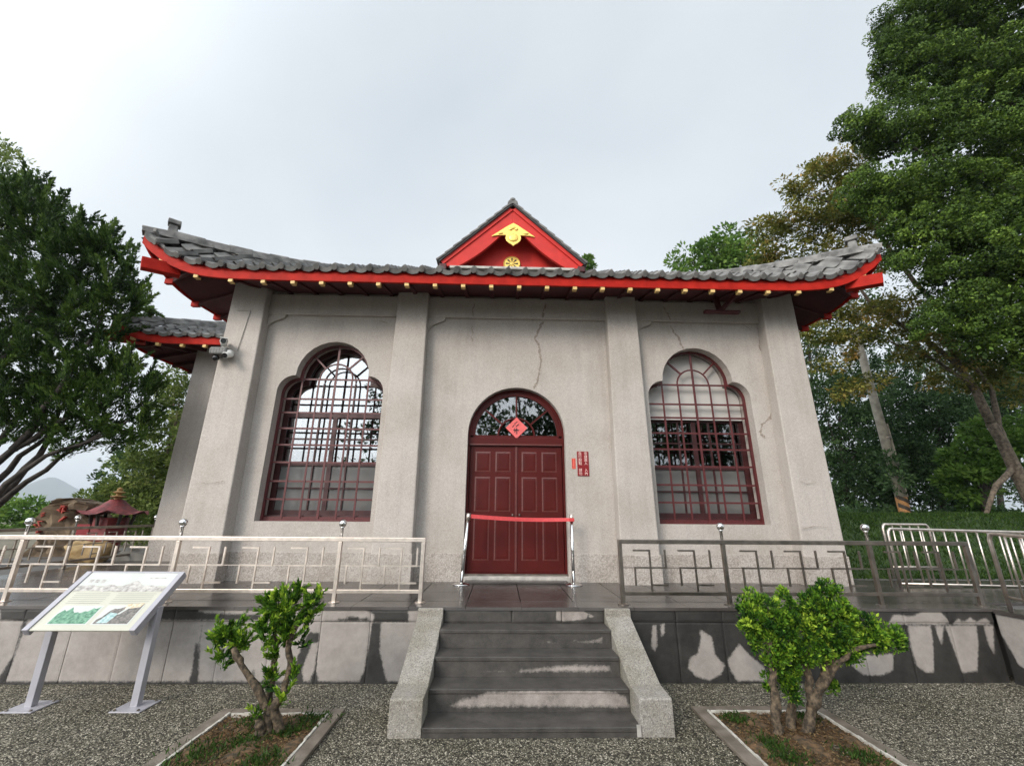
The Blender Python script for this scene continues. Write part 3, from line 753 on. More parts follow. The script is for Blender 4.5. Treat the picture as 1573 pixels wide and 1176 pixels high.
# ------------------------------------------------------------------ planters
def planter(x0, x1, yb, label, lab2, seed):
    yf = 2.7; w = 0.10; e = 0.017
    t = thing('planter_edging', label, 'planter edging', ((x0 + x1) / 2, yb, 0))
    mb = MB().box(x0 - w, x0, yf, yb + w, 0.001, 0.03); mb.build('kerb', M['kerb'], t, bevel=0.006)
    MB().box(x1, x1 + w, yf, yb + w, 0.001, 0.03).build('kerb', M['kerb'], t, bevel=0.006)
    MB().box(x0 + 0.002, x1 - 0.002, yb, yb + w, 0.001, 0.03).build('kerb', M['kerb'], t, bevel=0.006)
    g = random.Random(seed)
    def strip(a, b, nrm):
        a, b = Vector(a), Vector(b); n = int((b - a).length / 0.05); mb = MB()
        for i in range(n):
            p, q = a.lerp(b, i / n), a.lerp(b, (i + 1) / n)
            ww = e * g.uniform(0.7, 1.25); h = 0.033 + g.uniform(0, 0.006)
            o = Vector(nrm) * ww
            c = [p, q, q + o, p + o]
            if (q - p).cross(o).z < 0: c = [p, p + o, q + o, q]
            mb.hexa([(v.x, v.y, 0.004) for v in c] + [(v.x, v.y, h) for v in c])
        mb.build('mortar_edge', M['white_edge'], t)
    strip((x0, yf, 0), (x0, yb, 0), (1, 0, 0)); strip((x1, yf, 0), (x1, yb, 0), (-1, 0, 0)); strip((x0 + 0.03, yb, 0), (x1 - 0.03, yb, 0), (0, -1, 0))
    nx, ny = 30, 40; rg = np.random.default_rng(seed); mb = MB()
    for j in range(ny + 1):
        for i in range(nx + 1):
            mb.v.append((x0 + 0.012 + (x1 - x0 - 0.024) * i / nx, yf + (yb - 0.012 - yf) * j / ny, 0.008 + 0.018 * rg.random() + 0.02 * math.sin(i * 0.5) * math.sin(j * 0.3) * (0 < i < nx)))
    mb.f = [(j * (nx + 1) + i, j * (nx + 1) + i + 1, (j + 1) * (nx + 1) + i + 1, (j + 1) * (nx + 1) + i) for j in range(ny) for i in range(nx)]
    tag(mb.build('planter_soil', M['soil'], smooth=True, fix=False), kind='structure')
    n = 9000
    pts = np.stack([rg.uniform(x0 + 0.03, x1 - 0.03, n), rg.uniform(yf, yb - 0.03, n), np.full(n, 0.025)], 1)
    D = unit(np.stack([rg.normal(size=n), rg.normal(size=n), 0.25 * rg.random(n)], 1)); Nn = unit(np.stack([0.4 * rg.normal(size=n), 0.4 * rg.normal(size=n), np.ones(n)], 1))
    me = leaf_mesh('leaf_litter', pts, D, Nn, 0.012 + 0.022 * rg.random(n), 0.004 + 0.007 * rg.random(n), rg.random(n), M['lf_litter'], (0, 0, 0))
    o = bpy.data.objects.new('leaf_litter', me); COL.objects.link(o); tag(o, kind='stuff')
    return t, rg
pl, rg1 = planter(-2.262, -1.418, 4.315, 'pale mortared kerb round the left planter bed', '', 21)
pr, rg2 = planter(1.832, 2.80, 4.34, 'pale mortared kerb round the right planter bed', '', 22)
def tufts(spots, seed, n=420):
    g = np.random.default_rng(seed); p = []
    for x, y, r in spots:
        for _ in range(int(n * r * 5)):
            p.append((x + g.normal() * r * 0.5, y + g.normal() * r * 0.5, 0.02))
    return p
grass('planter_grass', tufts([(-1.98, 4.15, 0.12), (-1.52, 4.2, 0.16), (-1.62, 4.0, 0.1), (-1.85, 3.85, 0.12), (-2.1, 3.7, 0.2), (-1.6, 3.6, 0.15)], 31), 0.02, 0.06, M['lf_grass'], 32, spread=0.8, wid=0.13)
grass('planter_grass', tufts([(2.0, 4.2, 0.12), (2.6, 4.2, 0.12), (2.05, 3.8, 0.12), (2.05, 3.6, 0.15), (2.6, 3.6, 0.15)], 33), 0.02, 0.055, M['lf_grass'], 34, spread=0.8, wid=0.13)
# ------------------------------------------------------------------ the shrine building
YWALL = 6.81
sh = thing('shrine_building', 'grey pebble-rendered shrine hall with red trimmed tiled roof and arched red door', 'building', (XC, YWALL, TZ))
def arch_outline(cx, hw, z0, zs, r1, zc, r2, n=14):
    """window opening: straight sides, small shoulder arcs, then a round top lobe"""
    p = [(cx - hw, z0), (cx + hw, z0)]
    for i in range(n // 2 + 1):
        a = PI / 2 * i / (n // 2); p.append((cx + r2 + (hw - r2) * math.cos(a), zs + r1 * math.sin(a)))
    for i in range(n + 1):
        a = PI * i / n; p.append((cx + r2 * math.cos(a), zc + r2 * math.sin(a)))
    for i in range(n // 2 + 1):
        a = PI / 2 * (1 - i / (n // 2)); p.append((cx - r2 - (hw - r2) * math.cos(a), zs + r1 * math.sin(a)))
    q = []
    for v in p:
        if not q or (abs(v[0] - q[-1][0]) + abs(v[1] - q[-1][1])) > 1e-4: q.append(v)
    return q
WCX = [XC - 3.07, XC + 3.07]
WZ = dict(z0=1.525, zs=3.56, r1=0.27, zc=3.835, r2=0.60)
def win_out(cx, inset=0.0):
    return arch_outline(cx, 0.865 - inset, WZ['z0'] + inset, WZ['zs'], WZ['r1'] - inset, WZ['zc'], WZ['r2'] - inset)
def door_out(inset=0.0, z0=TZ - 0.01, n=20):
    hw = 0.785 - inset; zs = 2.885
    p = [(XC - hw, z0), (XC + hw, z0)]
    for i in range(n + 1):
        a = PI * i / n; p.append((XC + hw * math.cos(a), zs + (hw + 0.0) * math.sin(a)))
    return p
YIN = YWALL + 0.34
outer = [(XC - 4.82, 0.6), (XC + 4.82, 0.6), (XC + 4.82, 5.62), (XC - 4.82, 5.62)]
MB().prism(outer, YWALL, YIN, [win_out(WCX[0]), win_out(WCX[1]), door_out()]).build('front_wall', M['wall'], sh)
for s in (-1, 1):
    x = XC + s * 4.82; x0, x1 = sorted((x, x - s * 0.34))
    MB().box(x0, x1, YIN + 0.002, 13.0, 0.6, 5.62).build('side_wall', M['wall'], sh)
MB().box(XC - 4.47, XC + 4.47, 12.6, 12.9, 0.6, 5.5).build('rear_wall', M['wall'], sh)
MB().box(XC - 4.47, XC + 4.47, 9.6, 9.75, 0.72, 5.3).build('inner_wall', M['dark'], sh)
MB().box(XC - 4.47, XC + 4.47, YIN + 0.01, 9.59, 5.2, 5.25).build('ceiling', M['dark'], sh)
MB().box(XC - 4.47, XC + 4.47, YIN + 0.01, 9.59, 0.70, 0.72).build('indoor_floor', M['dark'], sh)
# coarse plinth band on the wall between the pilasters
for a, b in ((XC - 4.2, XC - 2.09), (XC - 1.51, XC - 0.805), (XC + 0.805, XC + 1.51), (XC + 2.09, XC + 4.2)):
    MB().box(a, b, YWALL - 0.012, YWALL + 0.05, 0.6, 1.095).build('plinth', M['wall_base'], sh, bevel=0.004)
# pilasters: taper upwards, on a coarse base
def pilaster(x0b, x1b, x0t, x1t, yb, yt):
    def lx(z): t = (z - TZ) / (5.5 - TZ); return x0b + (x0t - x0b) * t, x1b + (x1t - x1b) * t, yb + (yt - yb) * t
    mb = MB(); zs = [0.6, 5.60]
    p = []
    for z in zs:
        a, b, y = lx(z); p += [(a, y, z), (b, y, z), (b, YWALL + 0.02, z), (a, YWALL + 0.02, z)]
    mb.hexa(p); mb.build('pilaster', M['wall'], sh, bevel=0.018)
    a, b, y = lx(1.0); mb = MB().box(a - 0.012, b + 0.012, y - 0.016, YWALL - 0.014, 0.6, 1.10); mb.build('pilaster_base', M['wall_base'], sh, bevel=0.01)
pilaster(XC - 2.09, XC - 1.50, XC - 2.055, XC - 1.545, 6.58, 6.62)
pilaster(XC + 1.51, XC + 2.09, XC + 1.545, XC + 2.055, 6.58, 6.62)
pilaster(XC - 4.84, XC - 4.19, XC - 4.84, XC - 4.28, 6.56, 6.60)
pilaster(XC + 4.19, XC + 4.84, XC + 4.28, XC + 4.84, 6.56, 6.60)
# beam across the top of each bay and its curved brackets
for a, b in ((XC - 4.29, XC - 2.05), (XC - 1.555, XC + 1.55), (XC + 2.05, XC + 4.29)):
    MB().box(a, b, YWALL - 0.065, YWALL + 0.02, 4.905, 5.285).build('lintel_beam', M['wall'], sh, bevel=0.012)
    for s, x in ((1, a),):
        prof = [(0, 0), (0, -0.30), (0.035, -0.27), (0.06, -0.21), (0.10, -0.155), (0.16, -0.115), (0.24, -0.085), (0.285, -0.055), (0.30, 0)]
        pp = [(x + s * (q[0] * 1.1 - 0.02), 4.908 + q[1]) for q in prof]
        if s < 0: pp.reverse()
        MB().prism(pp, YWALL - 0.05, YWALL + 0.02).build('bracket', M['wall'], sh)
# worn cracks, slightly proud ribbons of dirt
def crack(pts, w, Y, seed):
    g = random.Random(seed); P = []
    for i in range(len(pts) - 1):
        a, b = pts[i], pts[i + 1]
        for k in range(6):
            t = k / 6; P.append((a[0] + (b[0] - a[0]) * t + g.uniform(-1.2, 1.2), a[1] + (b[1] - a[1]) * t))
    P.append(pts[-1]); mb = MB(); W3 = [at(x, y, Y) for x, y in P]
    n = len(W3)
    for i, p in enumerate(W3):
        ww = w * 1.7 * g.uniform(0.3, 1.3) * (0.25 if i in (0, n - 1) else 1)
        d = (W3[min(i + 1, n - 1)] - W3[max(i - 1, 0)]).normalized(); s = Vector((d.z, 0, -d.x)) * ww / 2
        mb.v += [tuple(p + s), tuple(p - s)]
    mb.f = [(2 * i, 2 * i + 1, 2 * i + 3, 2 * i + 2) for i in range(n - 1)]
    mb.build('crack', M['crack'], sh, fix=False)
yc = YWALL - 0.003
crack([(724, 497), (726, 510), (725, 528)], 0.010, yc, 1)
crack([(834, 494), (828, 505), (822, 520), (829, 535), (831, 550), (829, 575), (820, 598)], 0.022, yc, 2)
crack([(1030, 500), (1036, 511), (1042, 518), (1050, 538)], 0.02, yc, 3)
crack([(1167, 497), (1169, 515), (1167, 532), (1176, 552), (1180, 575), (1186, 600), (1188, 622), (1183, 642), (1171, 652), (1168, 665), (1176, 673)], 0.026, yc, 4)
crack([(1187, 610), (1192, 640), (1196, 665)], 0.010, yc, 6)
crack([(1140, 497), (1155, 507)], 0.012, yc, 7)
crack([(585, 493), (596, 496)], 0.012, yc, 8)
crack([(308, 742), (330, 741), (345, 738)], 0.005, 6.545, 9)
crack([(1226, 737), (1240, 743), (1254, 740)], 0.005, 6.545, 10)
crack([(1232, 812), (1250, 808), (1274, 809)], 0.006, 6.535, 11)
yc2 = YWALL - 0.0675
crack([(729, 466), (726, 480), (727, 487)], 0.014, yc2, 12)
crack([(838, 466), (835, 480), (834, 488)], 0.02, yc2, 13)
crack([(1018, 470), (1026, 482), (1030, 492)], 0.018, yc2, 14)

# windows: outer grille, inner sash with panes
def frame_ring(outl, inn, y0, y1):
    mb = MB(); n = len(outl)
    for i in range(n):
        j = (i + 1) % n
        a, b, c, d = outl[i], outl[j], inn[j], inn[i]
        for y, rev in ((y0, False), (y1, True)):
            q = [(a[0], y, a[1]), (b[0], y, b[1]), (c[0], y, c[1]), (d[0], y, d[1])]
            mb.quad(*(reversed(q) if rev else q))
        mb.quad((d[0], y0, d[1]), (c[0], y0, c[1]), (c[0], y1, c[1]), (d[0], y1, d[1]))
    return mb
def half_arc(cx, zc, r, n=14): return [(cx + r * math.cos(PI * i / n), zc + r * math.sin(PI * i / n)) for i in range(n + 1)]
def window(cx, right):
    yg = 7.0
    w = frame_ring(win_out(cx, 0.001), win_out(cx, 0.034), yg - 0.03, yg + 0.02).build('window', M['grille'], sh, fix=False)
    if right: w['label'] = 'window with a white board behind its top lobe'
    hw = 0.83; bs = 0.028
    zsp = WZ['zc'] - 0.02
    rows = [(1.575, hw, 'w'), (1.85, hw, ''), (2.125, hw, ''), (2.42, hw, ''), (2.70, hw, ''), (2.97, hw, ''), (3.235, hw, ''), (3.47, hw, ''), (zsp, 0.59, '')]
    for z, h, _ in rows:
        MB().box(cx - h, cx + h, yg - 0.012, yg + 0.010, z - bs / 2, z + bs / 2).build('grille_bar', M['grille'], w)
    for k in (-2, -1, 1, 2):
        x = cx + k * 0.2775; zt = zsp if abs(k) < 2 else zsp + 0.12
        MB().box(x - bs / 2, x + bs / 2, yg - 0.024, yg - 0.0125, 1.545, zt).build('grille_bar', M['grille'], w)
    MB().box(cx - 0.018, cx + 0.018, yg - 0.026, yg - 0.0125, 1.545, WZ['zc'] + WZ['r2'] - 0.03).build('grille_bar', M['grille'], w)
    arc = [(x, yg - 0.005, z) for x, z in half_arc(cx, zsp, 0.2775)]
    MB().tube(arc, bs / 2 + 0.001, 6).build('grille_arch', M['grille'], w)
    for a in (45, 135):
        c, s_ = math.cos(R(a)), math.sin(R(a))
        MB().bar((cx + 0.27 * c, yg - 0.004, zsp + 0.27 * s_), (cx + 0.585 * c, yg - 0.004, zsp + 0.585 * s_), bs, bs, (0, 1, 0)).build('grille_bar', M['grille'], w)
    # deep sill board and inner sash
    MB().box(cx - 0.86, cx + 0.86, yg + 0.03, 7.17, 1.53, 1.61).build('sash_rail', M['sash'], w)
    ys = 7.175
    frame_ring(win_out(cx, -0.02), win_out(cx, 0.075), ys, ys + 0.06).build('sash_frame', M['sash'], w, fix=False)
    for z, hh in ((3.24, 0.045), (2.42, 0.03), (1.64, 0.05)):
        MB().box(cx - 0.80, cx + 0.80, ys + 0.002, ys + 0.055, z - hh, z + hh).build('sash_rail', M['sash'], w)
    MB().box(cx - 0.035, cx + 0.035, ys + 0.004, ys + 0.058, 1.60, 3.24).build('sash_rail', M['sash'], w)
    for k in (-0.27, 0.27):
        MB().box(cx + k - 0.012, cx + k + 0.012, ys + 0.006, ys + 0.05, 1.61, 3.80).build('glazing_bar', M['sash'], w)
    for z in (2.03, 2.83):
        MB().box(cx - 0.8, cx + 0.8, ys + 0.008, ys + 0.048, z - 0.012, z + 0.012).build('glazing_bar', M['sash'], w)
    MB().tube([(x, ys + 0.02, z) for x, z in half_arc(cx, WZ['zc'] - 0.02, 0.27)], 0.013, 6).build('glazing_bar', M['sash'], w)
    g = random.Random(3 if right else 2); yp = ys + 0.03
    cols = [-0.80, -0.27, 0.0, 0.27, 0.80]
    def pane(a, b, z0, z1, mt):
        tl, tw = g.uniform(-0.003, 0.003), g.uniform(-0.003, 0.003)
        mb = MB().hexa([(a, yp + tw, z0), (b, yp - tw, z0), (b, yp - tw + 0.005, z0), (a, yp + tw + 0.005, z0), (a, yp + tw + tl, z1), (b, yp - tw + tl, z1), (b, yp - tw + tl + 0.005, z1), (a, yp + tw + tl + 0.005, z1)])
        mb.build('pane', mt, w)
    for a, b in zip(cols[:-1], cols[1:]):
        pane(a + cx + .001, b + cx - .001, 1.62, 2.42, M['frost'])
        pane(a + cx + .001, b + cx - .001, 2.421, 3.24, M['glass'] if not right else M['fan_glass'])
    if right:
        # only the part above the transom: the board stops at the transom rail
        o = MB().prism(win_out(cx, 0.02), 7.125, 7.14).build('white_board', M['board'], w)
        me = o.data; bm = bmesh.new(); bm.from_mesh(me); zc_ = 3.225 - org(w).z
        bmesh.ops.bisect_plane(bm, geom=bm.verts[:] + bm.edges[:] + bm.faces[:], plane_co=(0, 0, zc_), plane_no=(0, 0, -1), clear_outer=True); bm.to_mesh(me); bm.free()
    else:
        o = MB().prism(win_out(cx, 0.05), yp + 0.0, yp + 0.005).build('pane', M['glass'], w)
        me = o.data; bm = bmesh.new(); bm.from_mesh(me); zc_ = 3.242 - org(w).z
        bmesh.ops.bisect_plane(bm, geom=bm.verts[:] + bm.edges[:] + bm.faces[:], plane_co=(0, 0, zc_), plane_no=(0, 0, -1), clear_outer=True); bm.to_mesh(me); bm.free()
window(WCX[0], False); window(WCX[1], True)
# door: two panelled leaves, transom rail, fan light
YD = 6.96
dz0, dz1 = 0.815, 2.715
df = frame_ring(door_out(0.002, dz0 - 0.012), door_out(0.035, dz0 + 0.0), YD - 0.03, YD + 0.07).build('door_frame', M['door'], sh, fix=False)
MB().box(XC - 0.775, XC + 0.775, YD - 0.035, YD + 0.06, dz1 + 0.004, dz1 + 0.135).build('transom', M['door'], df, bevel=0.006)
MB().box(XC - 0.75, XC + 0.75, YD - 0.045, YD - 0.0355, dz1 + 0.006, dz1 + 0.03).build('drip_mould', M['door_rim'], df)
lw = 0.7425
for s in (-1, 1):
    x0, x1 = (XC - lw, XC - 0.004) if s < 0 else (XC + 0.004, XC + lw)
    d = MB().box(x0, x1, YD, YD + 0.045, dz0, dz1).build('door', M['door'], sh, bevel=0.004)
    pw = 0.245; gaps = [(x0 + 0.085, x0 + 0.085 + pw), (x1 - 0.085 - pw, x1 - 0.085)]
    for a, b in gaps:
        for z0, z1 in ((2.30, 2.62), (1.69, 2.22), (0.98, 1.60)):
            mb = MB(); rim = 0.022
            o_ = [(a, z0), (b, z0), (b, z1), (a, z1)]; i_ = [(a + rim, z0 + rim), (b - rim, z0 + rim), (b - rim, z1 - rim), (a + rim, z1 - rim)]
            for k in range(4):
                j = (k + 1) % 4; p, q, r_, t_ = o_[k], o_[j], i_[j], i_[k]
                mb.hexa([(p[0], YD - 0.002, p[1]), (q[0], YD - 0.002, q[1]), (r_[0], YD - 0.006, r_[1]), (t_[0], YD - 0.006, t_[1]), (p[0], YD + 0.002, p[1]), (q[0], YD + 0.002, q[1]), (r_[0], YD + 0.002, r_[1]), (t_[0], YD + 0.002, t_[1])])
            mb.build('moulding', M['door_rim'], d)
            mb = MB(); r2 = rim + 0.028
            mb.hexa([(a + rim, YD - 0.0005, z0 + rim), (b - rim, YD - 0.0005, z0 + rim), (b - rim, YD + 0.002, z0 + rim), (a + rim, YD + 0.002, z0 + rim), (a + rim, YD - 0.0005, z1 - rim), (b - rim, YD - 0.0005, z1 - rim), (b - rim, YD + 0.002, z1 - rim), (a + rim, YD + 0.002, z1 - rim)])
            mb.hexa([(a + rim, YD - 0.001, z0 + rim), (b - rim, YD - 0.001, z0 + rim), (b - r2, YD - 0.004, z0 + r2), (a + r2, YD - 0.004, z0 + r2), (a + rim, YD - 0.001, z1 - rim), (b - rim, YD - 0.001, z1 - rim), (b - r2, YD - 0.004, z1 - r2), (a + r2, YD - 0.004, z1 - r2)])
            mb.build('door_panel', M['door'], d)
    MB().bar((x1 - 0.05 if s < 0 else x0 + 0.05, YD - 0.03, 1.645), (x1 - 0.05 if s < 0 else x0 + 0.05, YD + 0.0, 1.645), 0.02, 0.03).build('lock_plate', M['steel_dull_shaded'], d)
MB().box(XC - 0.016, XC + 0.016, YD - 0.014, YD - 0.001, dz0 + 0.004, dz1 - 0.004).build('meeting_strip', M['door_rim'], sh)
MB().box(XC - 0.80, XC + 0.80, YWALL - 0.02, YD + 0.1, 0.70, 0.775).build('threshold', M['mortar'], sh, bevel=0.008)
MB().box(XC - 0.78, XC + 0.78, YD - 0.05, YD + 0.06, 0.776, 0.80).build('threshold_strip', M['steel_dull_shaded'], sh)
MB().box(XC - 0.74, XC + 0.74, YWALL - 0.20, YWALL - 0.022, 0.706, 0.735).build('door_step', M['floor_tile'], sh, bevel=0.006)
# fan light
zf = dz1 + 0.135; rf = 0.745; zfc = 2.885
fl = frame_ring([(XC + 0.76 * math.cos(PI * i / 20), zfc + 0.76 * math.sin(PI * i / 20)) for i in range(21)], [(XC + 0.675 * math.cos(PI * i / 20), zfc + 0.675 * math.sin(PI * i / 20)) for i in range(21)], YD - 0.01, YD + 0.05).build('fan_light', M['door'], sh, fix=False)
MB().box(XC - 0.70, XC + 0.70, YD - 0.008, YD + 0.05, zf, zf + 0.04).build('fan_rail', M['door'], fl)
arc = half_arc(XC, zf + 0.03, 0.30)
MB().tube([(x, YD + 0.01, z) for x, z in arc], 0.016, 6).build('fan_bar', M['door'], fl)
for a in (40, 90, 140):
    c, s_ = math.cos(R(a)), math.sin(R(a))
    MB().bar((XC + 0.30 * c, YD + 0.01, zf + 0.03 + 0.30 * s_), (XC + 0.69 * c, YD + 0.01, zfc + 0.69 * s_), 0.026, 0.03, (0, 1, 0)).build('fan_bar', M['door'], fl)
edges = [0, 40, 90, 140, 180]
for a0, a1 in zip(edges[:-1], edges[1:]):
    n = 8; po = [(XC + 0.70 * math.cos(R(a0 + (a1 - a0) * i / n)), zfc + 0.70 * math.sin(R(a0 + (a1 - a0) * i / n))) for i in range(n + 1)]
    pi_ = [(XC + 0.30 * math.cos(R(a1 + (a0 - a1) * i / n)), zf + 0.03 + 0.30 * math.sin(R(a1 + (a0 - a1) * i / n))) for i in range(n + 1)]
    MB().prism(po + pi_, YD + 0.022, YD + 0.027).build('pane', M['fan_glass'], fl)
MB().prism(half_arc(XC, zf + 0.03, 0.298), YD + 0.022, YD + 0.027).build('pane', M['fan_glass'], fl)

# ------------------------------------------------------------------ roof
def make_roof(parent, x0, HX, YE, YB, ze, slope, tip, flare, n_tile_rows, tile_budget, left_only=False, xmax=None):
    """hipped roof with swept-up corners; returns helper functions"""
    def shape(x, a):
        """plan position (unflared x, distance a behind the front eave) -> flared xyz of the eave datum plus roof rise"""
        s = 1 if x >= x0 else -1
        b = HX - abs(x - x0); aa = min(a, (YB - YE) - a)
        if left_only and s > 0: b = 99
        f = max(0.0, 1 - (max(aa, 0) + max(b, 0)) / 2.0) ** 2
        lo_, hi_ = sorted((max(aa, 0.0), max(b, 0.0)))
        L = tip * max(0.0, 1 - (hi_ - 0.64 * lo_) / 1.3) ** 3.2
        yy = YE + a - (0.10 * f if a < (YB - YE) / 2 else -0.10 * f)
        return x + s * flare * f, yy, L, min(aa, b)
    def surf(x, a, up=0.0):
        px, py, L, d = shape(x, a)
        return Vector((px, py, ze + slope * d + L + up))
    xr = xmax if xmax is not None else x0 + HX
    xl = x0 - HX
    # deck
    nx, ny = 72, 36; mb = MB()
    for j in range(ny + 1):
        for i in range(nx + 1):
            mb.v.append(tuple(surf(xl + (xr - xl) * i / nx, (YB - YE) * j / ny, -0.03)))
    mb.f = [(j * (nx + 1) + i, j * (nx + 1) + i + 1, (j + 1) * (nx + 1) + i + 1, (j + 1) * (nx + 1) + i) for j in range(ny) for i in range(nx)]
    roof = mb.build('roof', M['deck'], parent, smooth=True, fix=False)
    return shape, surf, roof, xl, xr

ZE = 5.275
shape, surf, roof, xl, xr = make_roof(sh, XC, 5.55, 5.95, 13.2, ZE, 0.575, 0.56, 0.35, 6, 290)
DEPTH = 13.2 - 5.95
def sofit(x, a, up=0.0, shp=shape):
    px, py, L, d = shp(x, a)
    return Vector((px, py, 5.135 + 0.24 * max(d, 0) + L + up))
def fascia(parent, fn, n, drop, h, th, out, name='fascia', mt=None, lo=0.0):
    """fn(t) -> (point on the eave line, outward unit vector)"""
    mb = MB(); b0 = None
    for i in range(n + 1):
        p, o = fn(i / n)
        mb.v += [tuple(p + o * out + Vector((0, 0, drop))), tuple(p + o * (out - th) + Vector((0, 0, drop))), tuple(p + o * (out - th) + Vector((0, 0, drop + h))), tuple(p + o * out + Vector((0, 0, drop + h)))]
    for i in range(n):
        a = 4 * i
        for k in range(4): mb.f.append((a + k, a + (k + 1) % 4, a + 4 + (k + 1) % 4, a + 4 + k))
    mb.f += [(3, 2, 1, 0), tuple(4 * n + k for k in range(4))]
    return mb.build(name, mt or M['red'], parent)
fr = lambda t: (surf(xl + 0.012 + (xr - xl - 0.024) * t, 0.0), Vector((0, -1, 0)))
fascia(sh, fr, 90, -0.175, 0.168, 0.045, 0.0)
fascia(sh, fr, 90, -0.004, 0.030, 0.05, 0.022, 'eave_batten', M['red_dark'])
for s in (-1, 1):
    fs = lambda t, s=s: (surf(XC + s * 5.55, 0.012 + (DEPTH - 0.024) * t), Vector((s, 0, 0)))
    fascia(sh, fs, 70, -0.145, 0.138, 0.03, 0.0)
    fascia(sh, fs, 70, -0.004, 0.030, 0.05, 0.022, 'eave_batten', M['red_dark'])
# soffit boards under the front and side eaves
def soffit(pts_fn, nu, nv, name='soffit'):
    mb = MB()
    for j in range(nv + 1):
        for i in range(nu + 1): mb.v.append(tuple(pts_fn(i / nu, j / nv)))
    k = len(mb.v); mb.v += [(x, y, z + 0.03) for x, y, z in mb.v]
    for j in range(nv):
        for i in range(nu):
            a = j * (nu + 1) + i; q = (a, a + 1, a + nu + 2, a + nu + 1)
            mb.f.append(tuple(reversed(q))); mb.f.append(tuple(v + k for v in q))
    return mb.build(name, M['red_dark'], sh, fix=False)
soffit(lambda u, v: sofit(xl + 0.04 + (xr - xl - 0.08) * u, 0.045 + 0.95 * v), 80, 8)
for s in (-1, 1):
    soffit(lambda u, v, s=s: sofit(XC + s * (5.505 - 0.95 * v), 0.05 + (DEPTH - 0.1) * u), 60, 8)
# rafters with painted ends
def rafter(x, a0, a1, front=True, s=1):
    mb = MB(); w = 0.030; n = 4; rings = []
    for i in range(n + 1):
        a = (a0, a0 + 0.07, a0 + 0.16, a0 + 0.5 * (a1 - a0), a1)[i] if a1 - a0 > 0.4 else a0 + (a1 - a0) * i / n
        h = (0.085, 0.085, 0.035, 0.03, 0.03)[i]
        p = sofit(x, a, -0.004) if front else sofit(XC + s * (5.55 - a), x, -0.004)
        sd = Vector((1, 0, 0)) if front else Vector((0, 1, 0))
        rings.append([p - sd * w - Vector((0, 0, h)), p + sd * w - Vector((0, 0, h)), p + sd * w, p - sd * w])
    for r_ in rings: mb.v += [tuple(q) for q in r_]
    for i in range(n):
        for k in range(4): mb.f.append((4 * i + k, 4 * i + (k + 1) % 4, 4 * i + 4 + (k + 1) % 4, 4 * i + 4 + k))
    mb.f += [(3, 2, 1, 0), tuple(4 * n + k for k in range(4))]
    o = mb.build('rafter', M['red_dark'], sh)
    p0 = rings[0]; d = Vector((0, -1, 0)) if front else Vector((s, 0, 0))
    e = 0.002; fo = 0.012 if front else 0.06; sd = (p0[1] - p0[0]).normalized() * e; up = Vector((0, 0, e))
    q = [p0[0] - sd - up, p0[1] + sd - up, p0[2] + sd + up, p0[3] - sd + up]
    mb = MB().hexa([q[0] + d * fo, q[1] + d * fo, q[1] - d * 0.07, q[0] - d * 0.07, q[3] + d * fo, q[2] + d * fo, q[2] - d * 0.07, q[3] - d * 0.07])
    mb.build('rafter_tip', M['rafter_tip'] if front else M['red'], o)
for k in range(-12, 13):
    x = XC + 0.441 * k; rafter(x, 0.02, 0.9 if abs(x - XC) < 4.9 else max(0.25, 5.55 - abs(x - XC) - 0.05))
for s in (-1, 1):
    for k in range(0, 13):
        rafter(0.45 + 0.48 * k, 0.03, 0.7 if k else 0.32, False, s)
# hip beams at the two front corners
for s in (-1, 1):
    a = Vector((XC + s * 5.36, 6.06, 5.27)); b = Vector((XC + s * 5.70, 5.74, 5.215))
    MB().bar(a, b, 0.14, 0.18).build('corner_beam', M['red'], sh, bevel=0.005)
# tiles
tw_, tl_ = 0.2715, 0.30
def tile_profile(n=9):
    p = []
    for i in range(n):
        t = i / (n - 1); x = (t - 0.5) * tw_ * 1.06
        if t < 0.68: z = 0.012 - 0.030 * math.sin(PI * t / 0.68)
        else: z = 0.012 + 0.052 * math.sin(PI * (t - 0.68) / 0.32)
        p.append((x, z))
    return p
TP = tile_profile()
def tile_mesh(eave):
    mb = MB(); th = 0.016; n = len(TP)
    for y, dz in ((-0.02, 0.022), (tl_, 0.0)):
        for x, z in TP: mb.v.append((x, y, z + dz + th))
        for x, z in TP: mb.v.append((x, y, z + dz))
    m_ = 2 * n
    for i in range(n - 1):
        mb.f.append((i, i + 1, m_ + i + 1, m_ + i)); mb.f.append((i + 1, i, n + i, n + i + 1))
    mb.f.append((0, m_, m_ + n, n)); mb.f.append((n - 1, 2 * n - 1, m_ + 2 * n - 1, m_ + n - 1))
    if eave:
        # hanging lip with a wavy lower edge, and a round boss on the roll
        b = len(mb.v)
        for x, z in TP:
            mb.v.append((x, -0.024, z + 0.03)); lo = z - 0.03 if x < tw_ * 0.2 else z - 0.015
            mb.v.append((x, -0.030, min(lo, 0.02)))
        for i in range(n - 1): mb.f.append((b + 2 * i, b + 2 * i + 1, b + 2 * i + 3, b + 2 * i + 2))
        c = (tw_ * 0.345, -0.036, 0.032); base = len(mb.v); k = 10
        for i in range(k):
            a = 2 * PI * i / k; mb.v.append((c[0] + 0.047 * math.cos(a), c[1] - 0.012, c[2] + 0.047 * math.sin(a)))
        for i in range(k):
            a = 2 * PI * i / k; mb.v.append((c[0] + 0.052 * math.cos(a), c[1] + 0.03, c[2] + 0.052 * math.sin(a)))
        mb.f.append(tuple(base + i for i in range(k)))
        for i in range(k): mb.f.append((base + i, base + (i + 1) % k, base + k + (i + 1) % k, base + k + i))
    return mb
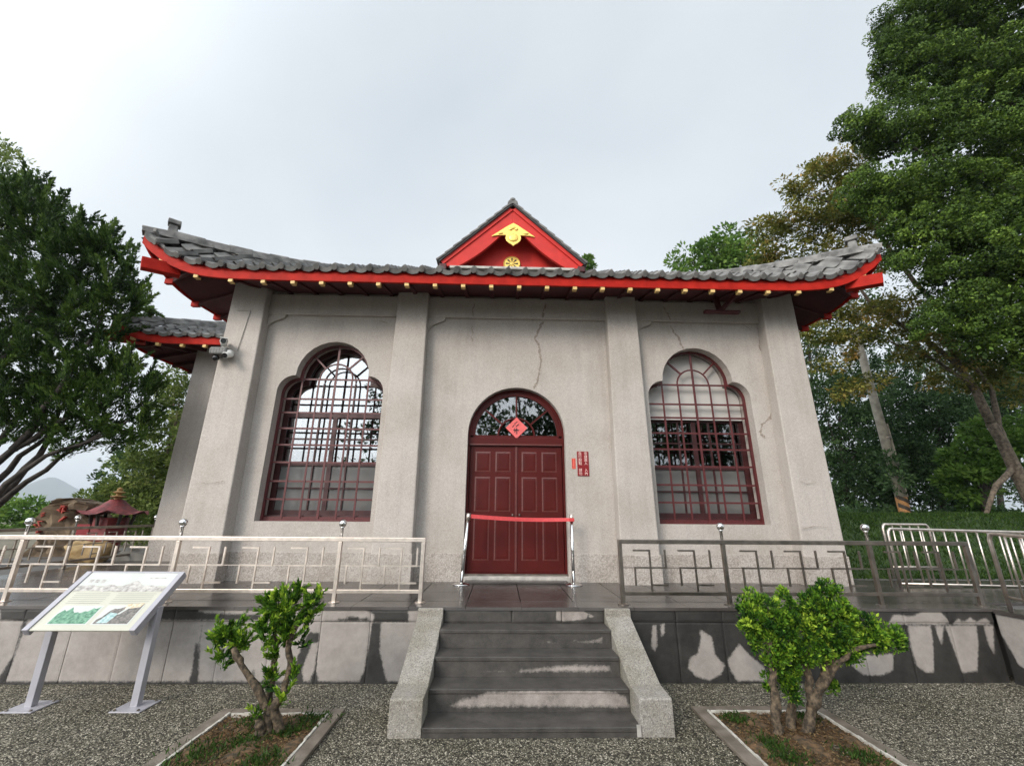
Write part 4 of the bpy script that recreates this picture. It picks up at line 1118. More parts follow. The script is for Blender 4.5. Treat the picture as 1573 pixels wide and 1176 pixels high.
def tile_frame(fn, x, a, g):
    p = fn(x, a); ex = (fn(x + 0.05, a) - fn(x - 0.05, a)).normalized(); ey = (fn(x, a + 0.1) - p)
    ey = ey.normalized(); n = ex.cross(ey).normalized(); ey = n.cross(ex)
    j = g.uniform(-0.012, 0.012); ex2 = (ex + ey * j).normalized(); ey2 = n.cross(ex2)
    m = Matrix.Identity(4)
    for i in range(3): m[i][0], m[i][1], m[i][2], m[i][3] = ex2[i], ey2[i], n[i], p[i] + n[i] * g.uniform(-0.004, 0.004)
    return m
def lay_tiles(parent, fn, xa, xb, x0, HX, rows, budget, front_extra=True, skip=None, seed=5):
    g = random.Random(seed)
    em = tile_mesh(True).mesh('eave_tile', M['tile'], fix=False); rm = tile_mesh(False); rmm = rm.mesh('roof_tile', M['tile'], fix=False)
    n = round((xb - xa) / tw_); step = (xb - xa) / n; used = 0; rest = MB()
    for r_ in range(rows):
        for i in range(n):
            x = xa + (i + 0.5) * step; a = -0.03 + r_ * (tl_ - 0.095)
            b = HX - abs(x - x0)
            if r_ and b < a - 0.08: continue
            if skip and skip(x, a): continue
            m_ = tile_frame(lambda xx, aa: fn(xx, aa, 0.034), x, a, g)
            if used < budget:
                piece('eave_tile' if r_ == 0 else 'roof_tile', em if r_ == 0 else rmm, parent, m_); used += 1
            else:
                bb = len(rest.v); rest.v += [tuple(m_ @ Vector(v)) for v in rm.v]; rest.f += [tuple(bb + q for q in f) for f in rm.f]
    if rest.v:
        tag(rest.build('roof_tiles', M['tile'], parent, fix=False), kind='stuff')
lay_tiles(roof, surf, xl - 0.0, xr + 0.0, XC, 5.55, 17, 290, skip=lambda x, a: a > 0.5 and abs(x - 0.15) < 1.1 - max(0, a - 0.5) * 0.6)
# side slopes in the same tile, too steeply seen to pick apart
mbs = MB(); rm = tile_mesh(False); gS = random.Random(8)
for s in (-1, 1):
    for i in range(26):
        for r_ in range(15):
            a = 0.12 + i * tw_; d = -0.045 + r_ * (tl_ - 0.095)
            if a < d + 0.1 or a > DEPTH - d: continue
            f2 = (lambda u, v, s=s: surf(XC + s * (5.55 - v), -s * u if s < 0 else DEPTH - (DEPTH - u), 0)) if s > 0 else (lambda u, v: surf(XC - (5.55 - v), DEPTH - u, 0))
            u = a if s > 0 else DEPTH - a
            m_ = tile_frame(f2, u, d, gS); b = len(mbs.v)
            mbs.v += [tuple(m_ @ Vector(v)) for v in rm.v]; mbs.f += [tuple(b + q for q in f) for f in rm.f]
tag(mbs.build('side_tiles', M['tile'], roof, fix=False), kind='stuff')
# hip ridges
def halfround(mb, p, q, w, h, n=6):
    d = (q - p).normalized(); x = d.cross(Vector((0, 0, 1))).normalized(); up = x.cross(d)
    b = len(mb.v)
    for e in (p, q):
        for i in range(n + 1):
            a = PI * i / n; mb.v.append(tuple(e + x * (w * math.cos(a)) + up * (h * math.sin(a))))
    for i in range(n): mb.f.append((b + i, b + i + 1, b + n + 1 + i + 1, b + n + 1 + i))
    mb.f += [tuple(b + i for i in range(n + 1)), tuple(b + n + 1 + i for i in reversed(range(n + 1))), (b, b + n + 1, b + 2 * n + 1, b + n)]
    return mb
def hip(parent, fn, x0, HX, s, dmax, half, budget_len=0.26):
    def P(t, up=0.0): return fn(x0 + s * (HX - t), t) + Vector((0, 0, up))
    n = int(dmax / 0.2)
    for i in range(n):
        t0, t1 = -0.015 + i * dmax / n, -0.015 + (i + 1) * dmax / n
        p, q = P(t0, 0.02), P(t1, 0.02)
        d = (q - p).normalized(); x = d.cross(Vector((0, 0, 1))).normalized()
        mb = MB(); w = 0.085
        k0, k1 = [min(1, max(0, (t + 0.10) / 0.30)) for t in (t0, t1)]; h0, h1 = 0.03 + 0.05 * k0, 0.03 + 0.05 * k1
        x_ = x * w
        dn = Vector((0, 0, -0.03)); u0, u1 = Vector((0, 0, h0)), Vector((0, 0, h1))
        mb.hexa([p - x_ + dn, p + x_ + dn, q + x_ + dn, q - x_ + dn, p - x_ + u0, p + x_ + u0, q + x_ + u1, q - x_ + u1])
        p = p + u0; q = q + u1; top = 0.0
        halfround(mb, p - d * 0.012, q + d * 0.004, 0.064 + (0.010 if i % 2 else 0), 0.048 + (0.012 if i % 2 else 0))
        mb.build('ridge_tile', M['ridge'], parent)
    # end boss where the higher ridge starts, and the turned-up nose
    e = P(0.13, 0.15); d = (P(0.5) - P(0.1)).normalized(); d.z = 0; d.normalize(); x = d.cross(Vector((0, 0, 1)))
    mb = MB(); mb.bar(e, e + d * 0.12, 0.14, 0.16)
    mb.bar(e + Vector((0, 0, 0.09)) + d * 0.01, e + d * 0.11 + Vector((0, 0, 0.09)), 0.11, 0.05)
    mb.bar(e + Vector((0, 0, 0.145)) - d * 0.025, e + d * 0.145 + Vector((0, 0, 0.145)), 0.17, 0.08)
    mb.build('ridge_finial', M['ridge'], parent, bevel=0.012)
    return
    nose = MB(); p = P(-0.01, 0.025)
    nose.ball(p + Vector((-s * 0.035, 0.035, 0.0)), 0.058, 10, 6); nose.ball(P(-0.03, 0.0) + Vector((0, -0.07, -0.02)), 0.06, 10, 6); nose.ball(P(-0.03, 0.0) + Vector((s * 0.07, 0, -0.02)), 0.06, 10, 6); nose.build('ridge_nose', M['ridge'], parent, smooth=True)
for s in (-1, 1):
    fascia(roof, lambda t, s=s: (surf(XC + s * (5.56 - 0.30 * t), 0.0), Vector((0, -1, 0))), 6, 0.022, 0.05, 0.22, 0.035, 'corner_tile', M['tile'])
    fascia(roof, lambda t, s=s: (surf(XC + s * 5.55, 0.30 * t - 0.01), Vector((s, 0, 0))), 6, 0.020, 0.05, 0.22, 0.035, 'corner_tile', M['tile'])
for s in (-1, 1): hip(roof, surf, XC, 5.55, s, 3.45, DEPTH / 2)
rz = ZE + 0.575 * 3.55
MB().box(XC - 2.1, XC + 2.1, 5.95 + 3.5, 5.95 + 3.75, rz - 0.06, rz + 0.10).build('main_ridge', M['ridge'], roof, bevel=0.03)

# gable over the door
GX, GY = 0.145, 6.30
gb = MB().prism([(GX - 1.16, 5.60), (GX + 1.16, 5.60), (GX, 6.76)], GY + 0.28, GY + 0.34).build('gable', M['gable_red'], sh)
APX, BZ, HW = 6.88, 5.705, 1.205
def barge(s):
    outer_ = [(0, APX - 0.055), (0.02, APX - 0.075)]
    L = [(0, APX - 0.05), (HW - 0.035, BZ - 0.015), (HW - 0.06, BZ - 0.075), (0.90, BZ - 0.06)]
    low = []
    for i in range(11):
        t = i / 10; x = 0.90 * (1 - t); z0 = BZ - 0.06 + (6.50 - BZ + 0.06) * t
        low.append((x, z0 - 0.085 * math.sin(PI * t) * (1 - 0.25 * t)))
    P = L + low[1:]
    pts = [(GX + s * x, z) for x, z in P]
    return pts
def barge_prism(s, y0, y1, name, mt, pts):
    if s > 0: pts = list(reversed(pts))
    return MB().prism(pts, y0, y1).build(name, mt, gb, bevel=0.004)
for s in (-1, 1):
    barge_prism(s, GY, GY + 0.06, 'bargeboard', M['gable_red'], barge(s))
    # raised outer rail along the rake
    a = Vector((GX, GY - 0.012, APX - 0.11)); b = Vector((GX + s * (HW - 0.045), GY - 0.012, BZ - 0.045))
    mb = MB(); nrm = Vector((s * (APX - BZ), 0, HW)).normalized(); wv = nrm * 0.075
    mb.hexa([a + Vector((0, -0.012, 0)), b + Vector((0, -0.012, 0)), b + Vector((0, 0.0115, 0)), a + Vector((0, 0.0115, 0)), a + wv + Vector((0, -0.012, 0)), b + wv + Vector((0, -0.012, 0)), b + wv + Vector((0, 0.0115, 0)), a + wv + Vector((0, 0.0115, 0))])
    mb.build('rake_rail', M['gable_red'], gb)
    # side slope of the small roof, with stepped verge tiles
    a = Vector((GX, GY - 0.06, APX - 0.02)); b = Vector((GX + s * (HW + 0.02), GY - 0.06, BZ - 0.02))
    back = Vector((0, 3.2, 0)); th = nrm * 0.05
    MB().hexa([a, b, b + back, a + back, a + th, b + th, b + back + th, a + back + th]).build('small_roof', M['deck'], gb)
    n = 9
    for i in range(n):
        p, q = a.lerp(b, i / n), a.lerp(b, (i + 1.06) / n)
        mb = MB(); o1, o2 = nrm * 0.046, nrm * 0.068; fwd = Vector((0, -0.015, 0)); bk = Vector((0, 0.55, 0))
        mb.hexa([p + o1 * 0.4 + fwd, q + o1 * 0.7 + fwd, q + o1 * 0.7 + bk, p + o1 * 0.4 + bk, p + o2 * 0.75 + fwd, q + o2 * 1.05 + fwd, q + o2 * 1.05 + bk, p + o2 * 0.75 + bk])
        mb.build('verge_tile', M['tile'], gb, bevel=0.008)
    for r_ in range(6):
        mb = MB(); y0 = GY + 0.5 + r_ * 0.27
        mb.hexa([a + nrm * 0.05 + Vector((0, y0 - a.y, 0)), b + nrm * 0.05 + Vector((0, y0 - a.y, 0)), b + nrm * 0.05 + Vector((0, y0 - a.y + 0.2, 0)), a + nrm * 0.05 + Vector((0, y0 - a.y + 0.2, 0)), a + nrm * 0.09 + Vector((0, y0 - a.y + 0.05, 0)), b + nrm * 0.09 + Vector((0, y0 - a.y + 0.05, 0)), b + nrm * 0.09 + Vector((0, y0 - a.y + 0.15, 0)), a + nrm * 0.09 + Vector((0, y0 - a.y + 0.15, 0))])
        mb.build('tile_row', M['tile'], gb)
    # dark end block at the foot of the rake
    e = b + Vector((-s * 0.06, 0.03, -0.06)); MB().box(e.x - 0.06, e.x + 0.06, e.y - 0.02, e.y + 0.5, e.z - 0.07, e.z + 0.03).build('rake_foot', M['red_dark'], gb, bevel=0.01)
mb = MB()
for i in range(5):
    halfround(mb, Vector((GX, GY - 0.07 + i * 0.55, APX + 0.0)), Vector((GX, GY + 0.45 + i * 0.55, APX + 0.0)), 0.09, 0.085)
mb.build('gable_ridge', M['ridge'], gb)
MB().lathe([(0.03, -0.03), (0.055, 0.0), (0.05, 0.04), (0.02, 0.055)], (GX, GY - 0.03, APX + 0.07), 10).build('ridge_boss', M['ridge'], gb)
MB().box(GX - 1.05, GX + 1.05, GY - 0.03, GY + 0.30, 5.585, 5.632).build('gable_sill', M['mortar'], gb, bevel=0.008)
# gilt pendant under the apex
pend = [(0, 6.505), (-0.09, 6.45), (-0.37, 6.235), (-0.37, 6.222), (-0.28, 6.245), (-0.16, 6.25), (-0.125, 6.25), (-0.135, 6.20), (-0.12, 6.14), (-0.07, 6.09), (-0.025, 6.065), (0, 6.035)]
pend = pend + [(-x, z) for x, z in reversed(pend[1:-1])]
pd = MB().prism([(GX + 0.015 + x, z) for x, z in pend], GY - 0.025, GY - 0.003).build('gilt_pendant', M['gold'], gb, bevel=0.006)
def petal(cx, cz, rx, rz):
    return MB().lathe([(1.0, 0), (0.85, 0.5), (0.5, 0.85), (0.1, 1.0)], n=12), cx, cz, rx, rz
for cx, cz, rx, rz_ in ((0, 6.40, 0.05, 0.03), (-0.05, 6.37, 0.035, 0.03), (0.05, 6.37, 0.035, 0.03), (0, 6.20, 0.09, 0.085), (-0.22, 6.285, 0.05, 0.02), (0.22, 6.285, 0.05, 0.02)):
    mb = petal(cx, cz, rx, rz_)[0]
    mb.v = [(GX + 0.015 + cx + x * rx, GY - 0.024 - z * 0.018, cz + y * rz_) for x, y, z in mb.v]
    mb.build('embossed_leaf', M['gold'], pd, smooth=True)
# wheel emblem with eight dark petal slots
em_c = (GX + 0.0, GY + 0.27, 5.865); er = 0.150
mb = MB().lathe([(er, 0.0), (er, 0.02), (er - 0.012, 0.03), (er - 0.024, 0.022), (0.02, 0.022)], n=28)
mb.v = [(em_c[0] + x, em_c[1] - z, em_c[2] + y) for x, y, z in mb.v]
emb = mb.build('wheel_emblem', M['gold'], gb)
for k in range(8):
    a = PI / 4 * k; c, s_ = math.cos(a), math.sin(a)
    q = [(0.035, -0.004), (0.10, -0.015), (0.112, 0), (0.10, 0.015), (0.035, 0.004)]
    MB().prism([(em_c[0] + u * c - v * s_, em_c[2] + u * s_ + v * c) for u, v in q], em_c[1] - 0.028, em_c[1] - 0.021).build('petal_slot', M['ink'], emb)
mb = MB().lathe([(0.028, 0), (0.024, 0.012), (0.005, 0.015)], n=10)
mb.v = [(em_c[0] + x, em_c[1] - 0.021 - z, em_c[2] + y) for x, y, z in mb.v]
mb.build('wheel_hub', M['gold'], emb)
# red iron bracket under the right-hand eave
bk = MB().box(3.43, 4.03, 6.44, 6.53, 4.945, 4.99).build('bracket_arm', M['red_dark'], sh, bevel=0.004)
bp = at(1107, 487, 6.49)
MB().bar((bp.x, 6.49, 4.985), (bp.x + 0.23, 6.25, 5.22), 0.05, 0.06).build('bracket_strut', M['red_dark'], bk)
MB().bar((bp.x, 6.49, 4.985), (bp.x - 0.03, 6.52, 5.30), 0.07, 0.06).build('bracket_strut', M['red_dark'], bk)

# ------------------------------------------------------------------ side hall behind, on the left
an = thing('side_hall', 'lower side hall with tiled upturned eave, half hidden behind the shrine corner pillar', 'building', (-6.6, 9.5, TZ))
AXC, AHX, AYE, AYB = -1.0, 7.1, 8.68, 14.5
shape2, surf2, roof2, xl2, xr2 = make_roof(an, AXC, AHX, AYE, AYB, 5.265, 0.55, 0.36, 0.30, 4, 200, left_only=True, xmax=-5.62)
fr2 = lambda t: (surf2(xl2 + 0.012 + (-5.62 - xl2 - 0.02) * t, 0.0), Vector((0, -1, 0)))
fascia(an, fr2, 40, -0.175, 0.168, 0.045, 0.0)
fs2 = lambda t: (surf2(xl2, 0.012 + (AYB - AYE - 0.03) * t), Vector((-1, 0, 0)))
fascia(an, fs2, 40, -0.175, 0.168, 0.045, 0.0)
def sof2(u, v):
    px, py, L, d = shape2(xl2 + 0.04 + (-5.62 - xl2 - 0.04) * u, 0.045 + 0.85 * v); return Vector((px, py, 5.125 + 0.22 * d + L))
def sof3(u, v):
    px, py, L, d = shape2(xl2 + 0.045 + 1.1 * v, 0.05 + 5.6 * u); return Vector((px, py, 5.122 + 0.22 * d + L))
for fn, nu, nv in ((sof2, 24, 6), (sof3, 30, 6)):
    mb = MB()
    for j in range(nv + 1):
        for i in range(nu + 1): mb.v.append(tuple(fn(i / nu, j / nv)))
    mb.f = [(j * (nu + 1) + i, (j + 1) * (nu + 1) + i, (j + 1) * (nu + 1) + i + 1, j * (nu + 1) + i + 1) for j in range(nv) for i in range(nu)]
    mb.build('soffit', M['red_dark'], an, fix=False)
for k in range(6):
    x = xl2 + 0.38 + 0.44 * k; p = Vector(shape2(x, 0.02)[:2] + (5.12 + shape2(x, 0.02)[2],)); q = Vector((p.x, AYE + 0.9, 5.32))
    o = MB().bar(p - Vector((0, 0, 0.045)), q - Vector((0, 0, 0.045)), 0.066, 0.085).build('rafter', M['red_dark'], an)
    MB().box(p.x - 0.035, p.x + 0.035, p.y - 0.012, p.y + 0.06, p.z - 0.091, p.z - 0.0005).build('rafter_tip', M['rafter_tip'], o)
for k in range(9):
    a = 0.45 + 0.5 * k; sx, sy, L, d = shape2(xl2, a); 
    o = MB().bar((sx + 0.02, sy, 5.075 + L), (sx + 1.1, sy, 5.30), 0.066, 0.085).build('rafter', M['red_dark'], an)
cb = shape2(xl2, 0)
MB().bar((xl2 + 0.25, AYE + 0.22, 5.25), (cb[0] - 0.02, cb[1] - 0.06, 5.19), 0.15, 0.20).build('corner_beam', M['red'], an, bevel=0.005)
lay_tiles(roof2, surf2, xl2, -5.62, AXC, AHX, 6, 60, seed=9)
hip(roof2, surf2, AXC, AHX, -1, 2.4, 2.9)
def batter(mb, x0, x1, y0, y1, z0, z1, t):
    return mb.hexa([(x0 - 0, y0 - t, z0), (x1, y0 - t, z0), (x1, y1, z0), (x0 - 0, y1, z0), (x0, y0, z1), (x1, y0, z1), (x1, y1, z1), (x0, y1, z1)])
batter(MB(), -6.99, XC - 4.83, 9.55, 9.9, 0.6, 5.5, 0.03).build('front_wall', M['wall'], an)
MB().box(-6.99, -6.7, 9.902, 14.2, 0.6, 5.5).build('side_wall', M['wall'], an)
batter(MB(), -7.06, -6.45, 9.40, 9.56, 0.6, 5.5, 0.03).build('pilaster', M['wall'], an, bevel=0.015)
MB().box(-7.08, -6.43, 9.352, 9.53, 0.6, 1.1).build('pilaster_base', M['wall_base'], an, bevel=0.01)
# ------------------------------------------------------------------ railings with the hooked-cross fret
def rail(parent, a, b, posts, frets, yy, steel, end_posts=(), along='x', flip=1):
    """posts, frets: positions along the run; a..b the extent of the rails"""
    def B(p0, p1, q0, q1, z0, z1):
        return MB().box(p0, p1, yy + q0, yy + q1, z0, z1) if along == 'x' else MB().box(yy + q0, yy + q1, p0, p1, z0, z1)
    B(a, b, -0.026, 0.026, 1.338, 1.384).build('top_rail', steel, parent, bevel=0.004)
    B(a, b, -0.018, 0.018, 0.800, 0.838).build('bottom_rail', steel, parent, bevel=0.003)
    B(a, b, -0.004, 0.004, 1.079, 1.087).build('middle_rod', steel, parent)
    for p in posts:
        e = p in end_posts
        o = B(p - 0.021, p + 0.021, -0.021, 0.021, TZ + 0.001, 1.3365).build('post', steel, parent, bevel=0.003)
        x, y = (p, yy) if along == 'x' else (yy, p)
        MB().lathe([(0.06, 0), (0.06, 0.006), (0.03, 0.010)], (x, y, TZ + 0.0015), 14).build('base_flange', steel, o)
        if not e:
            MB().lathe([(0.017, 0), (0.017, 0.095), (0.026, 0.10), (0.026, 0.108), (0.016, 0.112)], (x, y, 1.3845), 12).build('neck', M['chrome'], o, smooth=True)
            MB().ball((x, y, 1.532), 0.044, 18, 12).build('ball_finial', M['chrome'], o, smooth=True)
    h = 0.009; S = 0.187
    for c in frets:
        B(c - h, c + h, -0.010, 0.010, 0.8385, 1.275).build('fret_bar', steel, parent)
        for p0, p1, z0, z1 in ((c - S, c - h - 0.0005, 1.257, 1.275), (c + h + 0.0005, c + S, 0.895, 0.913), (c - S, c - h - 0.0005, 1.074, 1.092), (c + h + 0.0005, c + S, 1.074, 1.092),
                               (c + S - 2 * h, c + S, 1.0925, 1.275), (c - S, c - S + 2 * h, 0.895, 1.0735)):
            B(min(p0, p1), max(p0, p1), -0.0095, 0.0095, z0, z1).build('fret_bar', steel, parent)
YR = 5.262
rl = thing('terrace_railing', 'bright steel railing with hooked-cross fret and ball-topped posts, left of the steps', 'railing', (-3.5, YR, TZ))
lp = [-0.872, -1.82, -3.64, -5.36, -7.09]
rail(rl, -7.5, -0.85, lp, [-1.115, -1.545, -2.185, -2.735, -3.285, -3.98, -4.50, -5.02, -5.72, -6.24, -6.76], YR, M['steel'], (-0.872,))
rr_ = thing('terrace_railing', 'reflection-darkened steel railing with hooked-cross fret and ball-topped posts, right of the steps', 'railing', (3.4, YR - .06, TZ))
rail(rr_, 1.365, 5.49, [1.385, 2.585, 4.315, 5.47], [1.722, 2.24, 2.965, 3.483, 4.0, 4.66, 5.12], 5.20, M['steel_dull_shaded'], (1.385, 5.47))
rs = thing('side_railing', 'steel railing along the far left edge of the terrace, before the boulder', 'railing', (-7.45, 8, TZ))
rail(rs, 5.4, 11.4, [6.3, 8.1, 9.9, 11.3], [6.75, 7.2, 7.65, 8.55, 9.0, 9.45, 10.35, 10.8], -7.45, M['steel_dull_shaded'], along='y')

def tube_rail(label, p0, p1, z0, z1, n, rail_low, second=None):
    """round-tube handrail from p0 to p1 (xy), top heights z0, z1"""
    a, b = Vector((*p0, 0)), Vector((*p1, 0)); d = (b - a).normalized()
    t = thing('ramp_handrail', label, 'handrail', (p0[0], p0[1], TZ))
    A, Bv = a + Vector((0, 0, z0)), b + Vector((0, 0, z1))
    pts = [a + Vector((0, 0, TZ))]
    pts += [A - Vector((0, 0, 0.07)), A - Vector((0, 0, 0.03)) + d * 0.012, A + d * 0.04, A + d * 0.08]
    pts += [Bv - d * 0.08, Bv - d * 0.04, Bv - Vector((0, 0, 0.03)) - d * 0.012, Bv - Vector((0, 0, 0.07)), b + Vector((0, 0, TZ + (z1 - z0)))]
    MB().tube(pts, 0.021, 10).build('tube_frame', M['steel'], t, smooth=True)
    lo0 = a + Vector((0, 0, TZ + rail_low)) + d * 0.02; lo1 = b + Vector((0, 0, TZ + rail_low + (z1 - z0))) - d * 0.02
    MB().tube([lo0, lo1], 0.014, 8).build('lower_tube', M['steel'], t, smooth=True)
    for i in range(1, n):
        f = i / n; lo = lo0.lerp(lo1, f); hi = (A + d * 0.02).lerp(Bv - d * 0.02, f)
        MB().tube([lo, hi - Vector((0, 0, 0.012))], 0.011, 8).build('baluster', M['steel'], t, smooth=True)
    return t
tube_rail('round steel tube handrail on the ramp wall at the far right edge', (5.455, 4.90), (5.455, 2.95), 1.485, 1.38, 14, 0.14)
tube_rail('round steel tube handrail crossing behind the right end of the fret railing', (5.70, 6.47), (9.2, 6.47), 1.49, 1.43, 21, 0.05)
tube_rail('short steel tube handrail farthest back, at the foot of the grassy bank', (6.36, 7.3), (7.14, 7.3), 1.54, 1.54, 5, 0.18)

# ------------------------------------------------------------------ queue posts
def queue_post(x, y, lean, label):
    t = thing('queue_post', label, 'queue post', (x, y, TZ), 'queue posts before the door')
    MB().lathe([(0.12, 0.0), (0.12, 0.008), (0.10, 0.018), (0.045, 0.03), (0.03, 0.032)], (x, y, TZ + 0.001), 24).build('base', M['chrome'], t, smooth=True)
    MB().tube([(x, y, TZ + 0.03), (x + lean * 0.9, y, TZ + 0.86)], 0.024, 14).build('post', M['chrome'], t, smooth=True)
    MB().tube([(x + lean * 0.9, y, TZ + 0.8605), (x + lean, y, TZ + 0.955)], 0.031, 14).build('belt_head', M['steel'], t, smooth=True)
    return t
q1 = queue_post(-0.525, 6.54, 0.07, 'polished queue post left of the door, leaning, red belt drawn out of it')
q2 = queue_post(1.055, 6.54, 0.0, 'polished queue post right of the door, upright, where the belt ends')
mb = MB(); n = 24
for i in range(n + 1):
    t = i / n; x = -0.42 + (1.02 + 0.42) * t; z = TZ + 0.915 - 0.045 * t - 0.02 * math.sin(PI * t) + 0.008 * t; tw = 1.2 * max(0, t - 0.55) ** 1.2
    hh = 0.027 * math.cos(tw); dy = 0.027 * math.sin(tw)
    for s_, dyy in ((-1, 0.0), (1, 0.0)):
        mb.v.append((x, 6.54 + s_ * dy, z + s_ * hh))
k = len(mb.v); mb.v += [(x, y + 0.002, z) for x, y, z in mb.v]
for i in range(n):
    a = 2 * i; mb.f += [(a, a + 2, a + 3, a + 1), (k + a + 1, k + a + 3, k + a + 2, k + a)]
mb.build('belt', M['belt'], q1, smooth=True, fix=False)
MB().box(1.02, 1.09, 6.505, 6.575, TZ + 0.85, TZ + 0.90).build('belt_clip', M['belt'], q2, bevel=0.006)

# ------------------------------------------------------------------ paper and plates on the wall
def text_mesh(txt, size):
    c = bpy.data.curves.new('t', 'FONT'); c.body = txt; c.size = size; c.align_x = 'CENTER'; c.align_y = 'CENTER'; c.extrude = 0.0008
    o = bpy.data.objects.new('t', c); COL.objects.link(o); dg = bpy.context.evaluated_depsgraph_get()
    me = bpy.data.meshes.new_from_object(o.evaluated_get(dg)); bpy.data.objects.remove(o); return me
def text(txt, size, x, y, z, mt, parent, name='lettering', sx=1.0):
    me = text_mesh(txt, size); me.materials.clear(); me.materials.append(mt)
    o = bpy.data.objects.new(name, me); COL.objects.link(o); o.parent = parent
    o.location = Vector((x, y, z)) - org(parent); o.rotation_euler = (PI / 2, 0, 0); o.scale = (sx, 1, 1)
    return o
pq = thing('notice_plate', 'crimson notice plate with two columns of pale characters, right of the door', 'notice', (1.31, YWALL, 2.43))
MB().box(1.216, 1.400, YWALL - 0.012, YWALL - 0.001, 2.235, 2.62).build('plate', M['plaque'], pq, bevel=0.003)
for col_x, chars in ((1.262, '自行脫鞋 請勿'), (1.352, '非請莫入 入內')):
    for i, ch in enumerate(chars):
        if ch != ' ': text(ch, 0.055, col_x, YWALL - 0.0135, 2.585 - i * 0.0525, M['letter'], pq)
sl = thing('paper_slip', 'small coral paper slip stuck beside the crimson notice plate', 'slip', (1.16, YWALL, 2.43))
MB().box(1.13, 1.19, YWALL - 0.004, YWALL - 0.0005, 2.345, 2.51).build('slip', M['slip'], sl)
for dx in (-0.018, 0.016): MB().box(1.16 + dx - 0.003, 1.16 + dx + 0.003, YWALL - 0.0052, YWALL - 0.0042, 2.36, 2.50).build('brush_line', M['plaque'], sl)
# diamond of red paper on the fan light
dc = at(793.5, 657, YD - 0.03)
dp = thing('fortune_paper', 'faded red diamond paper with black brush characters above the door', 'paper diamond', dc)
dr = 0.178
k_ = 0.178 / 34.0
MB().prism([(dc.x - dr, dc.z), (dc.x, dc.z - dr), (dc.x + dr, dc.z), (dc.x, dc.z + dr)], dc.y - 0.003, dc.y).build('paper', M['pink'], dp)
def stroke(pts, w):
    mb = MB(); P = [(dc.x + (x - 670) * 0.178 / 325, dc.z - (y - 632) * 0.178 / 325) for x, y in pts]
    for (x0, z0), (x1, z1) in zip(P[:-1], P[1:]):
        d = Vector((x1 - x0, 0, z1 - z0)); n_ = Vector((d.z, 0, -d.x)).normalized() * w / 2; n2 = n_ * 0.55
        y = dc.y - 0.0042
        a, b, c, e = Vector((x0, y, z0)) - n_, Vector((x1, y, z1)) - n2, Vector((x1, y, z1)) + n2, Vector((x0, y, z0)) + n_
        yy = Vector((0, 0.001, 0)); mb.hexa([a, b, c, e, a + yy, b + yy, c + yy, e + yy])
    mb.build('brush_stroke', M['ink'], dp)
for pts, w in (([(690, 440), (640, 490), (595, 505)], 0.017), ([(600, 545), (565, 590), (535, 610)], 0.018), ([(610, 530), (650, 535)], 0.012), ([(650, 600), (690, 555), (745, 520)], 0.018), ([(700, 545), (675, 590)], 0.017),
               ([(575, 700), (640, 695), (755, 692)], 0.019), ([(675, 640), (678, 730), (680, 830)], 0.019), ([(612, 640), (616, 700), (625, 780)], 0.014), ([(655, 700), (600, 770)], 0.010), ([(700, 705), (740, 745)], 0.010)):
    stroke(pts, w)

# ------------------------------------------------------------------ cameras on the corner pillar
cy0 = 6.545
cv = thing('security_camera', 'cluster of white and grey security cameras on the left corner pillar', 'security camera', (-4.42, cy0, 4.10))
MB().box(-4.62, -4.36, cy0 - 0.15, cy0 + 0.03, 4.03, 4.15).build('junction_box', M['cctv_dark'], cv, bevel=0.02)
for i in range(6): MB().box(-4.615 + i * 0.043, -4.595 + i * 0.043, cy0 - 0.156, cy0 - 0.1505, 4.05, 4.13).build('vent_rib', M['cctv_dark'], cv)
c1 = MB().tube([(-4.50, cy0 - 0.02, 4.235), (-4.40, cy0 - 0.20, 4.225)], [0.045, 0.048], 14).build('camera_body', M['cctv_white'], cv, bevel=0.006)
MB().bar((-4.51, cy0 + 0.0, 4.285), (-4.385, cy0 - 0.225, 4.272), 0.10, 0.012).build('sun_hood', M['cctv_white'], c1)
MB().tube([(-4.399, cy0 - 0.2015, 4.225), (-4.392, cy0 - 0.214, 4.224)], 0.04, 14).build('lens', M['black'], c1)
MB().tube([(-4.47, cy0 - 0.05, 4.15), (-4.465, cy0 - 0.06, 4.195)], 0.018, 8).build('arm', M['cctv_white'], cv)
c2 = MB().tube([(-4.34, cy0 - 0.04, 4.06), (-4.33, cy0 - 0.20, 3.985)], [0.045, 0.05], 14).build('camera_body', M['cctv_white'], cv, bevel=0.006)
MB().tube([(-4.3298, cy0 - 0.202, 3.984), (-4.329, cy0 - 0.212, 3.9795)], 0.04, 14).build('lens', M['black'], c2)
MB().lathe([(0.062, 0.0), (0.062, 0.03), (0.03, 0.05)], (-4.36, cy0 - 0.06, 4.075), 12).build('camera_cap', M['cctv_white'], cv)
c3 = MB().ball((-4.54, cy0 - 0.08, 3.985), 0.05, 14, 8).build('dome', M['black'], cv, smooth=True)
cb_ = thing('wall_conduit', 'thin grey conduit bent in an L on the left corner pillar', 'conduit', (-4.3, 6.58, 4.6))
MB().tube([(-4.46, cy0 + 0.045, 4.88), (-4.235, cy0 + 0.045, 4.88), (-4.232, cy0 + 0.043, 4.86), (-4.305, cy0 + 0.028, 4.15)], 0.006, 6).build('pipe', M['wire'], cb_)

